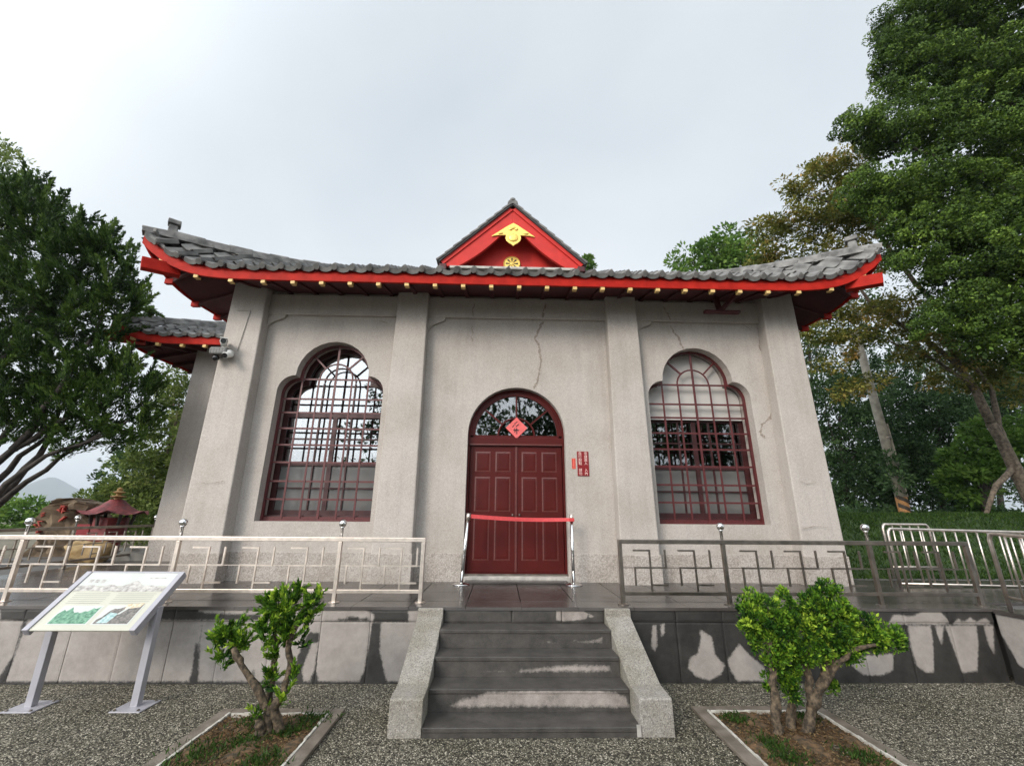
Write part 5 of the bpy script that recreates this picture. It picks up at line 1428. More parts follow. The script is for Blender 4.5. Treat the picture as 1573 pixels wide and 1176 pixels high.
# ------------------------------------------------------------------ information board
ib = thing('information_board', 'tilted information board on two grey legs, printed with two pictures and text', 'sign', (-3.65, 4.52, 0))
zb, zt, yb_, yt_ = 0.655, 1.06, 4.285, 4.765
def bp_(u, v, w=0.0):
    """board face: u across 0..1, v up the slope 0..1, w out of the face"""
    p = Vector((-4.135 + 0.965 * u, yb_ + (yt_ - yb_) * v, zb + (zt - zb) * v)); n = Vector((0, -(zt - zb), yt_ - yb_)).normalized()
    return p + n * w
def bslab(u0, u1, v0, v1, w0, w1): return MB().hexa([bp_(u0, v0, w0), bp_(u1, v0, w0), bp_(u1, v1, w0), bp_(u0, v1, w0), bp_(u0, v0, w1), bp_(u1, v0, w1), bp_(u1, v1, w1), bp_(u0, v1, w1)])
bslab(0.055, 0.945, 0.0, 1.0, -0.012, 0.0).build('board', M['cream'], ib)
for u0, u1 in ((0.0, 0.054), (0.946, 1.0)): bslab(u0, u1, -0.01, 1.01, -0.055, 0.012).build('side_frame', M['sign_metal'], ib, bevel=0.004)
fr_ = bslab(0.055, 0.945, 0.995, 1.02, -0.03, 0.004).build('top_frame', M['sign_metal'], ib)
bslab(0.055, 0.945, 0.74, 0.992, 0.001, 0.0018).build('printed_sky', M['print_sky'], ib)
gm = random.Random(2); hp = [bp_(0.06 + 0.88 * i / 24, 0.70 + 0.035 * gm.random() + 0.05 * math.sin(i * 0.55) ** 2 + 0.06 * math.exp(-((i - 15) / 3) ** 2), 0.0022) for i in range(25)]
lo_ = [bp_(0.06 + 0.88 * i / 24, 0.655 - 0.02 * gm.random(), 0.0022) for i in range(25)]
mb = MB(); mb.v = [tuple(p) for p in hp + lo_]; mb.f = [(25 + i, 26 + i, i + 1, i) for i in range(24)]; mb.build('printed_hills', M['print_grey'], ib, fix=False)
for k in range(3): bslab(0.12 + 0.06 * k, 0.16 + 0.06 * k, 0.80, 0.86, 0.0022, 0.003).build('title_mark', M['print_grey'], ib)
bslab(0.70, 0.86, 0.885, 0.90, 0.0022, 0.003).build('title_mark', M['print_grey'], ib)
for c0, c1, n in ((0.12, 0.46, 6), (0.53, 0.90, 6)):
    for k in range(n):
        v = 0.60 - 0.034 * k; e = gm.uniform(0.6, 1.0) if k == n - 1 else gm.uniform(0.94, 1)
        bslab(c0, c0 + (c1 - c0) * e, v, v + 0.010, 0.001, 0.0016).build('text_line', M['print_text'], ib)
bslab(0.14, 0.51, 0.085, 0.395, 0.001, 0.0014).build('picture_border', M['print_sky'], ib)
def pic(u0, u1, v0, v1, tops, mt, name='picture'):
    n = len(tops) - 1; mb = MB()
    mb.v = [tuple(bp_(u0 + (u1 - u0) * i / n, v0, 0.002)) for i in range(n + 1)] + [tuple(bp_(u0 + (u1 - u0) * i / n, v0 + (v1 - v0) * tops[i], 0.002)) for i in range(n + 1)]
    mb.f = [(i, i + 1, n + 2 + i, n + 1 + i) for i in range(n)]
    return mb.build(name, mt, ib, fix=False)
pic(0.155, 0.495, 0.10, 0.38, [0.55, 0.8, 0.7, 0.95, 0.75, 0.62, 0.66, 0.6, 0.72, 0.7, 0.9, 0.85, 1.0], M['print_green'])
bslab(0.545, 0.885, 0.085, 0.40, 0.001, 0.0014).build('picture_border', M['print_sky'], ib)
pic(0.56, 0.872, 0.10, 0.44, [0.2, 0.3, 0.62, 0.72, 0.7, 0.74, 0.8, 0.78, 0.9, 0.97, 1.0, 0.96, 0.98], M['print_dark'])
mb = MB(); P = [bp_(0.585, 0.11, 0.0026), bp_(0.68, 0.11, 0.0026), bp_(0.71, 0.26, 0.0026), bp_(0.63, 0.28, 0.0026)]; mb.quad(*P); mb.build('picture_detail', M['print_teal'], ib, fix=False)
mb = MB(); P = [bp_(0.73, 0.33, 0.0026), bp_(0.86, 0.37, 0.0026), bp_(0.87, 0.44, 0.0026), bp_(0.72, 0.42, 0.0026)]; mb.quad(*P); mb.build('picture_detail', M['print_tan'], ib, fix=False)
mb = MB(); P = [bp_(0.70, 0.25, 0.003), bp_(0.725, 0.25, 0.003), bp_(0.775, 0.37, 0.003), bp_(0.75, 0.37, 0.003)]; mb.quad(*P); mb.build('picture_detail', M['print_sky'], ib, fix=False)
for x in (-4.095, -3.19):
    l = MB().bar((x, 4.525, 0.008), (x, 4.525, 0.80), 0.062, 0.062, (0, 1, 0)).build('leg', M['sign_metal'], ib, bevel=0.004)
    MB().box(x - 0.13, x + 0.13, 4.40, 4.65, 0.001, 0.010).build('foot_plate', M['sign_metal'], l, bevel=0.002)
    for dx in (-0.1, 0.1):
        for dy in (-0.1, 0.1): MB().lathe([(0.012, 0), (0.012, 0.008), (0.006, 0.012)], (x + dx, 4.525 + dy, 0.010), 8).build('bolt', M['steel_dull_shaded'], l)

# ------------------------------------------------------------------ boulder, incense burner and stones beyond the side railing
def rockm(c, r, seed, cuts=9, amt=0.16, sub=4, squeeze=None):
    bm = bmesh.new(); bmesh.ops.create_icosphere(bm, subdivisions=sub, radius=1.0); g = np.random.default_rng(seed)
    ns = unit(g.normal(size=(cuts, 3))); ds = g.uniform(0.62, 0.9, cuts); ph = g.random(6) * 6.28
    mb = MB()
    for v in bm.verts:
        p = np.array(v.co); 
        for n, d in zip(ns, ds):
            e = p @ n - d
            if e > 0: p = p - n * e * 0.9
        k = 1 + amt * 0.35 * math.sin(5 * p[0] + ph[0] + 3 * p[2]) + amt * 0.25 * math.sin(9 * p[1] + ph[1] + 5 * p[0]) + amt * 0.15 * math.sin(17 * p[2] + ph[2] + 11 * p[0])
        p = p * k * np.array(r)
        if squeeze: p = squeeze(p)
        mb.v.append(tuple(np.array(c) + p))
    mb.f = [tuple(v.index for v in f.verts) for f in bm.faces]; bm.free()
    return mb
BY = 10.3
bl, br, bt = at(44, 840, BY), at(122, 800, BY), at(95, 766, BY)
cxb = (bl.x + br.x) / 2
bo = thing('carved_boulder', 'tall brown boulder carved with red painted characters, left of the incense burner', 'boulder', (cxb, BY, 0.6))
hb = [(bl.x - 0.1, 0.55), (br.x + 0.15, 0.55), (br.x, at(122, 800, BY).z), (at(119, 769, BY).x, at(119, 769, BY).z), (at(100, 764, BY).x, at(100, 764, BY).z), (at(82, 765, BY).x, at(82, 765, BY).z), (at(68, 778, BY).x, at(68, 778, BY).z), (at(52, 810, BY).x, at(52, 810, BY).z)]
mb = MB()
n = len(hb); gq = random.Random(6); edge = at(84, 770, BY)
front = [(x, BY + (0.0 if x < edge.x + 0.1 else 0.28) + gq.uniform(-0.03, 0.03), z) for x, z in hb]; backp = [(x * 0.96 + cxb * 0.04, BY + 0.9, z * 0.97) for x, z in hb]
bm = bmesh.new(); V1 = [bm.verts.new(v) for v in front]; V2 = [bm.verts.new(v) for v in backp]
bm.faces.new(V1); bm.faces.new(list(reversed(V2)))
for i in range(n): bm.faces.new((V1[i], V2[i], V2[(i + 1) % n], V1[(i + 1) % n]))
bmesh.ops.triangulate(bm, faces=bm.faces[:]); bmesh.ops.subdivide_edges(bm, edges=bm.edges[:], cuts=6, use_grid_fill=True)
for _ in range(1): bmesh.ops.smooth_vert(bm, verts=bm.verts[:], factor=0.5, use_axis_x=True, use_axis_y=True, use_axis_z=True)
mb = MB(); bm.verts.index_update()
for v in bm.verts:
    x, y, z = v.co; k = 0.05 * math.sin(7 * x + 5 * z) + 0.04 * math.sin(15 * x - 9 * z + 4 * y) + 0.03 * math.sin(31 * z + 12 * x) + gq.uniform(-0.025, 0.025)
    mb.v.append((x + 0.3 * k, y + k, z + 0.25 * k))
mb.f = [tuple(v.index for v in f.verts) for f in bm.faces]; bm.free()
mb.build('stone', M['rock'], bo)
def carving(px, py, s, seed):
    g = random.Random(seed); c = at(px, py, BY + (0.02 if px < 82 else 0.14)); mb = MB()
    for _ in range(6):
        a = Vector((c.x + g.uniform(-s, s), c.y, c.z + g.uniform(-s, s))); d = g.choice([(1, 0), (0, 1), (0.7, 0.7), (-0.6, 0.7), (1, 0.1)]); L = s * g.uniform(0.7, 1.3)
        mb.bar(a - Vector((d[0], 0, d[1])) * L / 2, a + Vector((d[0], 0, d[1])) * L / 2, s * 0.2, 0.10, (0, 1, 0))
    mb.build('red_character', M['red_letter'], bo)
carving(62, 801, 0.07, 1); carving(65, 791, 0.06, 2); carving(59, 812, 0.07, 3); carving(92, 788, 0.13, 4); carving(99, 781, 0.07, 5)

NY_ = 10.6
bc = at(166, 820, NY_)
ibn = thing('incense_burner', 'maroon iron incense burner with a curved pagoda cap, before dark trees', 'incense burner', (bc.x, NY_, 0.6))
zr = at(166, 789, NY_).z; zrt = at(166, 766, NY_).z; hw_ = (at(205, 790, NY_).x - at(130, 790, NY_).x) / 2
mb = MB().lathe([(0.52 * hw_, 0.0), (0.56 * hw_, 0.05), (0.48 * hw_, 0.10), (0.50 * hw_, 0.35), (0.62 * hw_, 0.42), (0.6 * hw_, zr - 0.6 - 0.12), (0.62 * hw_, zr - 0.6 - 0.08)], (bc.x, NY_, 0.6), 6)
mb.build('body', M['burner'], ibn)
n6 = 6; mb = MB(); rings = [(1.12, zr - 0.02, 0.10), (0.85, zr + 0.06, 0.0), (0.5, zr + 0.18, 0), (0.22, zrt - 0.01, 0)]
K = 24
for rr, z, lift in rings:
    for k in range(K):
        a = 2 * PI * k / K; t = abs(((k / K * n6) % 1) - 0.5) * 2
        mb.v.append((bc.x + hw_ * rr * math.cos(a) * (1 + 0.08 * t * (lift > 0)), NY_ + hw_ * rr * math.sin(a) * (1 + 0.08 * t * (lift > 0)), z + lift * t ** 2))
for i in range(len(rings) - 1):
    for k in range(K): mb.f.append((i * K + k, i * K + (k + 1) % K, (i + 1) * K + (k + 1) % K, (i + 1) * K + k))
mb.f.append(tuple(3 * K + k for k in range(K)))
mb.build('cap', M['burner'], ibn)
MB().lathe([(0.05, 0), (0.07, 0.03), (0.16, 0.07), (0.05, 0.10), (0.05, 0.13), (0.13, 0.165), (0.05, 0.20), (0.06, 0.24), (0.01, 0.28)], (bc.x, NY_, zrt - 0.012), 12).build('finial', M['ochre_rock'], ibn)
for k in range(6):
    a = 2 * PI * (k + 0.5) / 6
    MB().tube([(bc.x + 0.62 * hw_ * math.cos(a), NY_ + 0.62 * hw_ * math.sin(a), zr - 0.30), (bc.x + 0.72 * hw_ * math.cos(a), NY_ + 0.72 * hw_ * math.sin(a), zr + 0.02)], 0.035, 6).build('cap_strut', M['bark_dark'], ibn)
MB().box(bc.x - 0.62 * hw_ - 0.14, bc.x - 0.62 * hw_ + 0.14, NY_ - 0.52 * hw_, NY_ - 0.47 * hw_, zr - 0.45, zr - 0.22).build('red_tag', M['plaque'], ibn)
oc = at(135, 850, 9.35)
o = tag(rockm((oc.x, 9.35, oc.z + 0.0), (0.50, 0.35, 0.27), 3).build('ochre_boulder', M['ochre_rock'], base=(oc.x, 9.35, 0.6), smooth=True), 'low ochre boulder on the ground behind the left railing, in front of the burner', 'boulder')
oc2 = at(205, 858, 9.6)
tag(rockm((oc2.x, 9.6, oc2.z), (0.42, 0.35, 0.22), 8).build('grey_boulder', M['rock_dark'], base=(oc2.x, 9.6, 0.6), smooth=True), 'low grey boulder beside the side hall pillar, right of the ochre one', 'boulder')

# ------------------------------------------------------------------ the two clipped shrubs
def shrub(name, base, stems, masses, seed, label, per, rc, leaf, dens, **kw):
    t = thing(name, label, 'shrub', base)
    mb = MB()
    for k, (pts, r0, r1) in enumerate(stems):
        P = []
        g = random.Random(seed + k)
        for i in range(len(pts) - 1):
            a, b = Vector(pts[i]), Vector(pts[i + 1])
            for q in range(4):
                tq = q / 4; P.append(a.lerp(b, tq) + Vector((g.uniform(-1, 1), g.uniform(-1, 1), g.uniform(-.5, .5))) * 0.010)
        P.append(Vector(pts[-1])); n = len(P)
        mb.tube(P, [(r0 + (r1 - r0) * i / (n - 1)) * g.uniform(0.82, 1.2) for i in range(n)], 9)
    mb.build('trunk', M['bark_shrub'], t, smooth=True)
    crown('foliage', t, masses, M['lf_shrub'], seed, rc=rc, per=per, leaf=leaf, dens=dens, **kw)
    return t
def sp(px, py, Y): return tuple(at(px, py, Y))
b1 = (-1.76, 4.0, 0.0)
s1 = [([(-1.76, 4.0, 0.0), sp(412, 1090, 3.98), sp(392, 1052, 3.96), sp(370, 1020, 3.95), sp(358, 995, 3.95)], 0.034, 0.022),
      ([(-1.68, 4.02, 0.0), sp(422, 1085, 4.0), sp(436, 1060, 4.0), sp(446, 1020, 4.02), sp(444, 985, 4.02), sp(470, 930, 4.02)], 0.038, 0.018),
      ([(-1.72, 4.05, 0.0), sp(413, 1070, 4.06), sp(422, 1030, 4.08), sp(424, 985, 4.08), sp(420, 940, 4.08)], 0.03, 0.016),
      ([(-1.80, 3.97, 0.0), sp(400, 1115, 3.95), sp(396, 1098, 3.95)], 0.05, 0.02)]
shrub('planter_shrub', b1, s1, massp([(350, 988, 20), (338, 978, 14), (354, 966, 16), (372, 982, 14), (424, 950, 22), (418, 930, 15), (440, 922, 20), (448, 958, 20), (436, 975, 15), (476, 930, 14), (486, 916, 13), (462, 905, 9), (409, 985, 12), (425, 1005, 11), (408, 962, 13), (463, 985, 9), (342, 1012, 8), (330, 990, 8), (470, 955, 10)], 4.02)
      + massp([(438, 1065, 7), (397, 1092, 9), (446, 1040, 6), (410, 1050, 7), (418, 1035, 6)], 3.97), 41, 'thin bright green shrub with bare forked stems in the left planter bed', 44, 0.042, 0.038, 0.85, wid=0.36, up=0.9, shell=0.25, clump_tint=0.22, tip_tint=0.55, mode='plume')
b2 = (2.32, 3.95, 0.0)
s2 = [([sp(1197, 1136, 3.95), sp(1192, 1100, 3.95), sp(1188, 1060, 3.95), sp(1186, 1025, 3.96), sp(1180, 980, 3.96)], 0.040, 0.025),
      ([sp(1238, 1134, 3.97), sp(1246, 1095, 3.97), sp(1258, 1060, 3.97), sp(1270, 1030, 3.97), sp(1285, 1000, 3.97)], 0.044, 0.027),
      ([sp(1214, 1132, 4.05), sp(1216, 1090, 4.07), sp(1222, 1040, 4.07), sp(1235, 990, 4.06)], 0.036, 0.022),
      ([sp(1262, 1055, 3.97), sp(1280, 1030, 3.93), sp(1305, 1000, 3.9), sp(1345, 990, 3.88)], 0.026, 0.014),
      ([sp(1246, 1085, 3.97), sp(1242, 1045, 4.0), sp(1240, 1000, 4.0)], 0.036, 0.022)]
shrub('planter_shrub', b2, s2, massp([(1172, 936, 24), (1150, 950, 17), (1148, 968, 14), (1188, 958, 24), (1180, 985, 22), (1208, 985, 22), (1225, 950, 22), (1248, 938, 22), (1270, 922, 22), (1277, 906, 12), (1290, 945, 20), (1258, 965, 26), (1290, 975, 24), (1318, 962, 22), (1342, 972, 18), (1365, 976, 14), (1380, 982, 10), (1213, 922, 12), (1190, 1008, 16), (1245, 998, 24), (1300, 995, 16), (1180, 1022, 10), (1156, 928, 12), (1330, 985, 14), (1225, 1010, 14), (1315, 985, 16), (1300, 1005, 12), (1345, 985, 12), (1275, 1010, 14)], 3.98, depth=0.9)
      + massp([(1205, 1045, 14), (1215, 1060, 12), (1288, 1058, 10), (1180, 1045, 8), (1210, 1030, 14)], 4.0), 42, 'broad dense bright green shrub with thick gnarled stems in the right planter bed', 66, 0.040, 0.030, 0.62, wid=0.45, up=0.7, shell=0.62, clump_tint=0.22, squash=1.0, tip_tint=0.6, inner=0.15)

# ------------------------------------------------------------------ utility pole
pc = at(1393, 797, 14.0)
up_ = thing('utility_pole', 'concrete utility pole with orange and black bands at its foot, among dark trees', 'utility pole', (pc.x, 14.0, 1.4))
MB().tube([(pc.x, 14, 1.2), (pc.x - 0.15, 14, 8.2)], [0.155, 0.11], 16).build('shaft', M['concrete'], up_, smooth=True)
for k in range(3):
    z0 = 1.62 + k * 0.26
    for s_ in range(12):
        pass
    mb = MB(); n = 16
    for i in range(n + 1):
        a = PI + PI * i / n; r = 0.161
        for dz in (0, 0.13): mb.v.append((pc.x - 0.01 + r * math.cos(a), 14 + r * math.sin(a), z0 + dz - 0.26 * i / n + 0.1))
    mb.f = [(2 * i, 2 * i + 2, 2 * i + 3, 2 * i + 1) for i in range(n)]
    mb.build('black_band', M['pole_black'], up_, fix=False)
MB().tube([(pc.x, 14, 1.3), (pc.x - 0.014, 14, 2.28)], 0.158, 16).build('orange_band', M['pole_orange'], up_, smooth=True)
MB().tube([(pc.x + 0.14, 13.93, 2.3), (pc.x + 0.08, 13.93, 4.7)], 0.03, 6).build('riser_pipe', M['concrete'], up_)
for z in (3.1, 4.2): MB().tube([(pc.x - 0.02, 14, z), (pc.x - 0.02, 14, z + 0.05)], 0.16, 16).build('pole_clamp', M['steel_dull_shaded'], up_)

# ------------------------------------------------------------------ trees
def tree(name, label, base, masses, material, seed, limbs=(), barkm='bark', r0=0.2, group=None, cat='tree', tips=(), rough_masses=(), fill=False, **kw):
    t = thing(name, label, cat, base, group); mb = MB(); k = 0
    for L in limbs:
        pts, ra, rb = L; P = []
        for i in range(len(pts) - 1):
            P += wander(pts[i], pts[i + 1], 3, 0.03, seed * 17 + k)[:-1]; k += 1
        P.append(Vector(pts[-1])); limb(mb, P, ra, rb, 9)
    if limbs: mb.build('trunk', M[barkm], t, smooth=True)
    crown('crown', t, masses, M[material], seed, **kw)
    if fill: crown('crown', t, [(c, tuple(0.68 * q for q in r)) for c, r in masses if r[0] > 0.5], M[material], seed + 300, rc=0.32, per=60, leaf=0.12, wid=0.6, up=0.2, shell=0.3, dens=0.8, tint_bias=-0.12)
    if tips: crown('crown', t, tips, M[material], seed + 500, **{**kw, 'rc': kw.get('rc', .3) * 0.7, 'tint_bias': kw.get('tint_bias', 0) + 0.12})
    if rough_masses: crown('crown', t, rough_masses, M[material], seed + 700, **{**kw, 'rc': 0.5, 'per': 60, 'leaf': 0.16})
    return t
def to_masses(stem, masses, n, seed, r=0.05):
    """branches from the top of a stem into the crown masses"""
    g = random.Random(seed); s = Vector(stem); res = []
    for c, rr in masses[:n]:
        c = Vector(c); mid = s.lerp(c, 0.5) + Vector((g.uniform(-.1, .1), g.uniform(-.1, .1), -0.08 * (c - s).length))
        res.append(([tuple(s), tuple(mid), tuple(c)], r, 0.015))
    return res

# left juniper
JY = 8.1
jm = massp([(10, 345, 55), (62, 345, 52), (60, 300, 30), (28, 300, 26), (100, 385, 48), (140, 375, 30), (162, 378, 22), (140, 425, 48), (183, 415, 26), (188, 455, 32), (60, 440, 70), (110, 480, 60), (165, 480, 38), (15, 470, 70), (20, 560, 70), (85, 560, 60), (150, 555, 48), (195, 585, 42), (225, 610, 24), (120, 615, 52), (180, 640, 44), (60, 640, 48), (210, 660, 26), (120, 665, 36), (20, 640, 45), (215, 590, 20)], JY)
jt = massp([(30, 285, 9), (52, 292, 9), (162, 362, 10), (186, 392, 9), (150, 372, 9), (204, 425, 9), (120, 350, 9), (84, 325, 10), (212, 462, 12), (140, 395, 9), (200, 400, 7), (232, 470, 9), (12, 300, 10), (70, 330, 9), (175, 380, 8)], JY, kz=2.4)
jb = at(-70, 830, JY)
jl = [([(jb.x, JY, 0.5), tuple(at(-40, 740, JY)), tuple(at(20, 690, JY)), tuple(at(110, 640, JY)), tuple(at(190, 600, JY))], 0.09, 0.02),
      ([(jb.x, JY, 0.6), tuple(at(-20, 790, JY)), tuple(at(40, 740, JY)), tuple(at(120, 685, JY)), tuple(at(200, 645, JY))], 0.075, 0.015),
      ([(jb.x, JY, 0.5), tuple(at(-60, 650, JY)), tuple(at(0, 560, JY)), tuple(at(70, 430, JY)), tuple(at(70, 350, JY))], 0.11, 0.02),
      ([tuple(at(-30, 770, JY + .2)), tuple(at(30, 700, JY + .2)), tuple(at(90, 655, JY + .2)), tuple(at(140, 560, JY))], 0.06, 0.015),
      ([tuple(at(-40, 800, JY - .2)), tuple(at(10, 742, JY - .2)), tuple(at(70, 700, JY - .2)), tuple(at(150, 672, JY)), tuple(at(215, 655, JY))], 0.06, 0.012),
      ([tuple(at(-30, 720, JY + .3)), tuple(at(20, 650, JY + .3)), tuple(at(70, 560, JY + .3)), tuple(at(120, 430, JY))], 0.06, 0.015),
      ([tuple(at(0, 765, JY)), tuple(at(60, 700, JY + 0.3)), tuple(at(110, 600, JY + 0.3))], 0.08, 0.02),
      ([tuple(at(20, 690, JY)), tuple(at(90, 600, JY - 0.3)), tuple(at(160, 480, JY))], 0.07, 0.02)]
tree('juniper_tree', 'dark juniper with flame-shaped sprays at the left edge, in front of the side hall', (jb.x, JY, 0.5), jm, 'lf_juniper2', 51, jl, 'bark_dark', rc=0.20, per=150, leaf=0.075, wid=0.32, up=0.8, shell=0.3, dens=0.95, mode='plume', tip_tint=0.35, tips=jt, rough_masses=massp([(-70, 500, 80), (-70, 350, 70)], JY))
# pale tree at the far left, higher
pm = massp([(-20, 250, 40), (5, 265, 34), (10, 300, 30), (-40, 330, 60), (-10, 225, 16), (120, 350, 16)], 15.0)
pb = at(-60, 780, 15.0)
tree('pale_tree', 'thin pale tree top showing above the dark juniper at the left edge', (pb.x, 15, 0.5), pm, 'lf_pale', 52, [([(pb.x, 15, 0.3), tuple(at(-40, 450, 15)), tuple(at(-10, 270, 15))], 0.16, 0.03)], rc=0.30, per=45, leaf=0.14, wid=0.45, up=0.2, dens=0.6)
# tree behind the incense burner
fm = massp([(270, 590, 26), (285, 620, 30), (262, 640, 28), (280, 690, 40), (240, 690, 34), (225, 730, 38), (190, 765, 34), (255, 760, 50), (160, 770, 26), (215, 790, 40), (270, 800, 40), (300, 740, 40), (205, 560, 14)], 14.0)
fb = at(265, 830, 14)
tree('bushy_tree', 'yellow-green tree between the juniper and the side hall, behind the incense burner', (fb.x, 14, 0.5), fm, 'lf_pale', 53, [([(fb.x, 14, 0.3), tuple(at(258, 740, 14)), tuple(at(275, 620, 14))], 0.14, 0.03)] + to_masses(at(260, 740, 14), fm, 6, 3), 'bark', rc=0.30, per=90, leaf=0.12, wid=0.45, up=0.1, dens=0.95, tint_bias=-0.08)
dm = massp([(200, 720, 26), (180, 745, 24), (230, 770, 26), (290, 770, 30), (205, 800, 30)], 17.0)
db = at(215, 820, 17)
tree('dark_tree', 'dark tree deep behind the incense burner', (db.x, 17, 0.4), dm, 'lf_dark', 54, [([(db.x, 17, 0.2), tuple(at(215, 740, 17))], 0.12, 0.04)], rc=0.4, per=70, leaf=0.17, up=0.1, dens=0.9)
hm = massp([(30, 785, 22), (10, 800, 26), (60, 780, 16), (75, 800, 22), (20, 822, 30), (60, 825, 30)], 24.0)
hb_ = at(35, 825, 24)
tree('round_bush', 'light green bush at the left edge below the distant mountain', (hb_.x, 24, 0.3), hm, 'lf_mid', 55, [([(hb_.x, 24, 0.0), tuple(at(35, 800, 24))], 0.1, 0.05)], cat='bush', rc=0.5, per=70, leaf=0.22, up=0.1, dens=0.9)

# right juniper, big and near
RY = 8.6
rm_ = massp([(1400, 40, 55), (1460, 30, 80), (1540, 30, 90), (1385, 85, 40), (1430, 110, 55), (1510, 130, 80), (1580, 150, 80), (1330, 205, 34), (1310, 195, 20), (1370, 205, 40), (1430, 190, 52), (1500, 230, 75), (1580, 260, 75), (1320, 288, 30), (1355, 295, 34), (1400, 280, 52), (1450, 300, 60), (1540, 340, 80), (1440, 370, 52), (1405, 395, 30), (1390, 350, 34), (1500, 400, 70), (1580, 430, 75), (1450, 420, 34), (1470, 470, 40), (1530, 480, 55), (1590, 530, 60), (1425, 500, 22), (1500, 510, 40), (1358, 130, 14), (1392, 140, 22), (1300, 180, 11), (1345, 180, 16), (1345, 320, 18), (1300, 305, 14)], RY, kz=0.72)
rb_ = at(1680, 800, RY)
rlm = [([(rb_.x, RY, 0.8), tuple(at(1660, 500, RY)), tuple(at(1600, 250, RY)), tuple(at(1520, 60, RY))], 0.26, 0.06),
       ([tuple(at(1655, 520, RY)), tuple(at(1560, 440, RY)), tuple(at(1440, 390, RY))], 0.10, 0.03), ([tuple(at(1625, 330, RY)), tuple(at(1500, 260, RY)), tuple(at(1350, 210, RY))], 0.10, 0.02), ([tuple(at(1640, 420, RY)), tuple(at(1500, 330, RY)), tuple(at(1350, 290, RY))], 0.10, 0.02)]
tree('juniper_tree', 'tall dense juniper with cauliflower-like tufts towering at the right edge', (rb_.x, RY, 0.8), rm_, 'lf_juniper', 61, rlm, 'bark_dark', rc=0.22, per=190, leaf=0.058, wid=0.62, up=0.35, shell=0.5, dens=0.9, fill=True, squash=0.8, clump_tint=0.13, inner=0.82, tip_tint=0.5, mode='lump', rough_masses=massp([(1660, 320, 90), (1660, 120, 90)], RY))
# bronzing tree with the leaning trunk
OY = 11.5
om = massp([(1255, 265, 34), (1235, 290, 30), (1290, 250, 34), (1300, 300, 45), (1205, 345, 34), (1180, 360, 26), (1250, 340, 45), (1310, 350, 45), (1165, 392, 22), (1200, 390, 34), (1250, 395, 30), (1350, 330, 40), (1360, 390, 36), (1300, 395, 30), (1280, 480, 34), (1250, 520, 26), (1310, 520, 42), (1360, 480, 50), (1420, 490, 46), (1410, 545, 36), (1470, 540, 44), (1540, 560, 46), (1270, 560, 20), (1500, 590, 24), (1570, 600, 26), (1440, 585, 20), (1335, 585, 22), (1300, 600, 22)], OY, kz=0.62)
ob = at(1600, 800, OY)
ol = [([tuple(at(1600, 800, OY)), tuple(at(1565, 730, OY)), tuple(at(1545, 690, OY)), tuple(at(1522, 650, OY))], 0.17, 0.12),
      ([tuple(at(1522, 650, OY)), tuple(at(1500, 600, OY)), tuple(at(1470, 560, OY)), tuple(at(1420, 520, OY)), tuple(at(1340, 470, OY)), tuple(at(1280, 390, OY))], 0.11, 0.03),
      ([tuple(at(1540, 680, OY)), tuple(at(1532, 640, OY)), tuple(at(1524, 600, OY)), tuple(at(1495, 560, OY)), tuple(at(1440, 520, OY))], 0.09, 0.03),
      ([tuple(at(1515, 640, OY)), tuple(at(1490, 590, OY)), tuple(at(1440, 555, OY)), tuple(at(1360, 520, OY))], 0.08, 0.02),
      ([tuple(at(1470, 560, OY)), tuple(at(1450, 480, OY)), tuple(at(1330, 330, OY)), tuple(at(1240, 300, OY))], 0.10, 0.02),
      ([tuple(at(1555, 720, OY)), tuple(at(1530, 745, OY)), tuple(at(1515, 790, OY))], 0.08, 0.05)]
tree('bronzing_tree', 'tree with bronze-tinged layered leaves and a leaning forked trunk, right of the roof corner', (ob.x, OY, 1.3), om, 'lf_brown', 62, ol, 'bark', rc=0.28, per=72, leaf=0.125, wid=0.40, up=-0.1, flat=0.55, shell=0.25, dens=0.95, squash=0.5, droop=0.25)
# woods behind the bank
def wood(px, py, rp, Y, lst, mt, seed, label, nm='evergreen_tree', **kw):
    ms = massp(lst, Y); b = at(px, py, Y); kw.setdefault('rc', 0.42)
    top = ms[0][0]
    return tree(nm, label, (b.x, Y, 1.2), ms, mt, seed, [([(b.x, Y, 1.0), tuple(Vector((b.x, Y, 1.0)).lerp(Vector(top), 0.5)), top], 0.13, 0.04)] + to_masses(Vector((b.x, Y, 1.0)).lerp(Vector(top), 0.45), ms[1:], 5, seed, 0.04), 'bark_dark', **kw)
kwd = dict(per=80, leaf=0.14, wid=0.42, up=0.0, dens=0.95, shell=0.2, rc=0.38)
wood(1300, 790, 0, 16.5, [(1290, 640, 45), (1265, 600, 34), (1310, 690, 50), (1285, 720, 45), (1330, 620, 40), (1320, 760, 40), (1285, 775, 28)], 'lf_dark', 71, 'dark evergreen tree close against the right wall of the shrine', **kwd)
wood(1365, 790, 0, 18.0, [(1370, 600, 45), (1350, 680, 50), (1400, 650, 48), (1380, 730, 50), (1360, 770, 40), (1330, 730, 34), (1378, 735, 16, -4.3), (1365, 705, 10, -4.3)], 'lf_dark', 72, 'dark evergreen tree directly behind the utility pole', **kwd)
wood(1440, 790, 0, 16.8, [(1440, 600, 40), (1430, 660, 52), (1465, 640, 40), (1450, 710, 52), (1420, 750, 45), (1470, 760, 45), (1400, 700, 36)], 'lf_dark', 73, 'dark feathery evergreen tree right of the utility pole', **kwd)
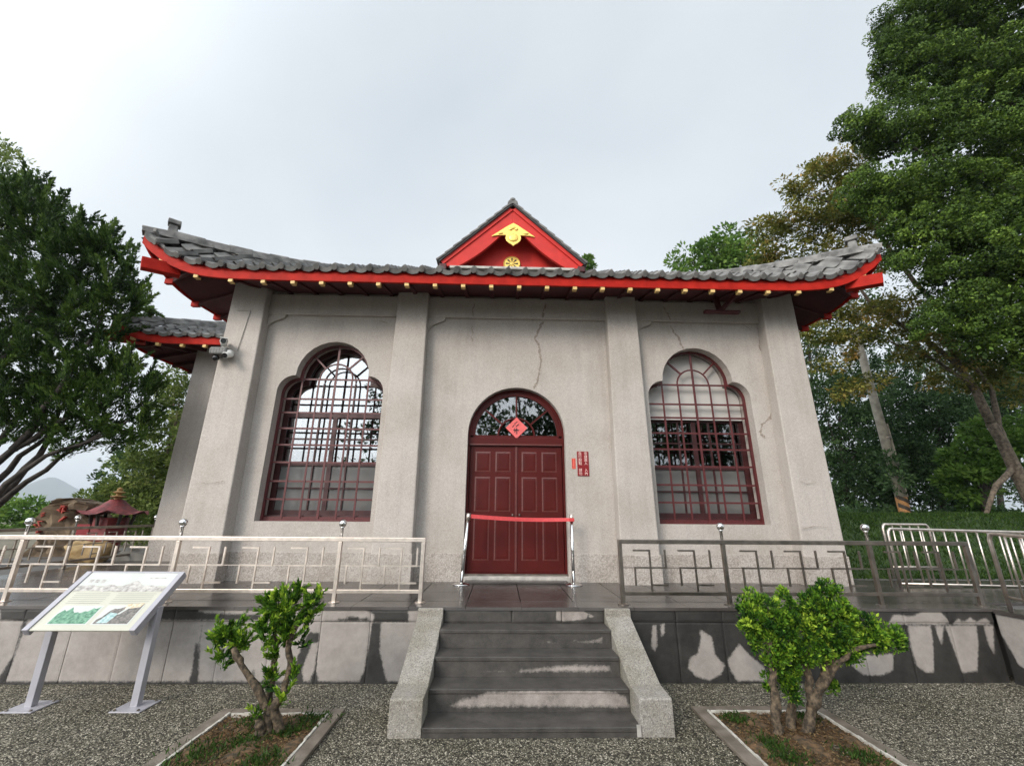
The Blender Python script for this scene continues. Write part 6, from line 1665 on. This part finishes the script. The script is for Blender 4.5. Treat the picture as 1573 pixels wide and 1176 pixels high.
wood(1500, 785, 0, 13.2, [(1510, 690, 32), (1490, 715, 32), (1535, 670, 34), (1560, 665, 30), (1500, 745, 34), (1480, 690, 22), (1560, 700, 30), (1470, 735, 24), (1590, 680, 30)], 'lf_mid', 74, 'bright green broad-leaved tree at the right edge beneath the leaning trunk', 'broadleaf_tree', per=75, leaf=0.16, wid=0.5, up=0.0, rc=0.30, dens=0.85, flat=0.3, squash=0.6, tint_bias=-0.05)
wood(1540, 785, 0, 19.0, [(1500, 600, 60), (1570, 640, 60), (1600, 560, 60), (1580, 740, 34), (1500, 770, 30), (1540, 600, 40)], 'lf_dark', 75, 'dark evergreen tree farthest back at the right edge', **kwd)
wood(1250, 780, 0, 19.0, [(1240, 520, 60), (1290, 560, 50), (1330, 480, 50), (1380, 560, 50), (1430, 520, 50), (1250, 450, 40), (1300, 610, 50)], 'lf_dark', 76, 'dark evergreen tree far behind the bronzing tree', per=60, leaf=0.17, wid=0.42, up=0.0, dens=0.6, shell=0.2, rc=0.45)
wood(1100, 700, 0, 21.0, [(1125, 372, 20), (1145, 385, 24), (1100, 388, 24), (1065, 400, 20), (1040, 410, 14), (1130, 400, 30), (1090, 410, 26)], 'lf_mid', 77, 'light green tree top rising behind the right half of the roof', 'broadleaf_tree', per=60, leaf=0.24, wid=0.5, up=0.0, dens=0.9, rc=0.42, tint_bias=0.1)
wood(905, 700, 0, 21.0, [(903, 402, 7), (900, 410, 8)], 'lf_mid', 78, 'small green tree tip peeping beside the red gable', 'broadleaf_tree', per=60, leaf=0.2, wid=0.5, dens=0.9, rc=0.2)
# undergrowth along the top of the bank
us = []
for k in range(26):
    us.append((1290 + k * 12, 797 + 3 * math.sin(k * 1.7), 8 + 4 * math.sin(k * 2.3)))
ub = thing('hedge', 'low dark undergrowth along the top of the grassy bank', 'undergrowth', (at(1450, 800, 13.0).x, 13.0, 1.5))
ub['kind'] = 'stuff'
crown('undergrowth', ub, massp(us, 14.6), M['lf_dark'], 81, rc=0.26, per=50, leaf=0.15, wid=0.45, up=0.2, dens=0.8, shell=0.2)

# trees across the forecourt, seen only as reflections in the panes
for k, (x, y, h, r) in enumerate([(0.8, -6.5, 9.5, 1.9), (4.2, -7.0, 9.0, 2.1), (8.0, -6.0, 9.5, 2.3), (11.5, -7.0, 9.0, 2.2), (-5.7, -6.5, 9.0, 0.95)]):
    ms = [((x, y, h * 0.72), (r, r, h * 0.27)), ((x - 0.5 * r, y + 0.4 * r, h * 0.5), (0.8 * r, 0.8 * r, h * 0.22)), ((x + 0.6 * r, y, h * 0.45), (0.7 * r, 0.8 * r, h * 0.22))]
    tree('forecourt_tree', ['leafy tree mirrored in the fan light above the door', 'leafy tree mirrored at the left side of the right window', 'leafy tree mirrored in the middle of the right window', 'leafy tree mirrored at the right side of the right window', 'slim leafy tree mirrored in the right half of the left window'][k], (x, y, 0), ms, 'lf_dark', 90 + k, [([(x, y, 0), (x + 0.1, y, h * 0.4), (x, y, h * 0.8)], 0.14, 0.04)], 'bark_dark', group='trees across the forecourt', rc=0.5, per=40, leaf=0.25, wid=0.5, up=0.0, dens=0.6)

# ------------------------------------------------------------------ thin air that pales the far hills
hz = MB().box(-5100, 5100, -5100, 5100, -2.5, 330).build('haze', None); tag(hz, kind='stuff')
hm_ = bpy.data.materials.new('thin_air'); hm_.use_nodes = True; hn = hm_.node_tree.nodes; hn.remove(hn['Principled BSDF'])
pv = hn.new('ShaderNodeVolumePrincipled'); pv.inputs['Color'].default_value = (0.80, 0.88, 0.97, 1); pv.inputs['Density'].default_value = 0.00030; pv.inputs['Anisotropy'].default_value = 0.2
hm_.node_tree.links.new(pv.outputs['Volume'], hn['Material Output'].inputs['Volume']); hz.data.materials.append(hm_)
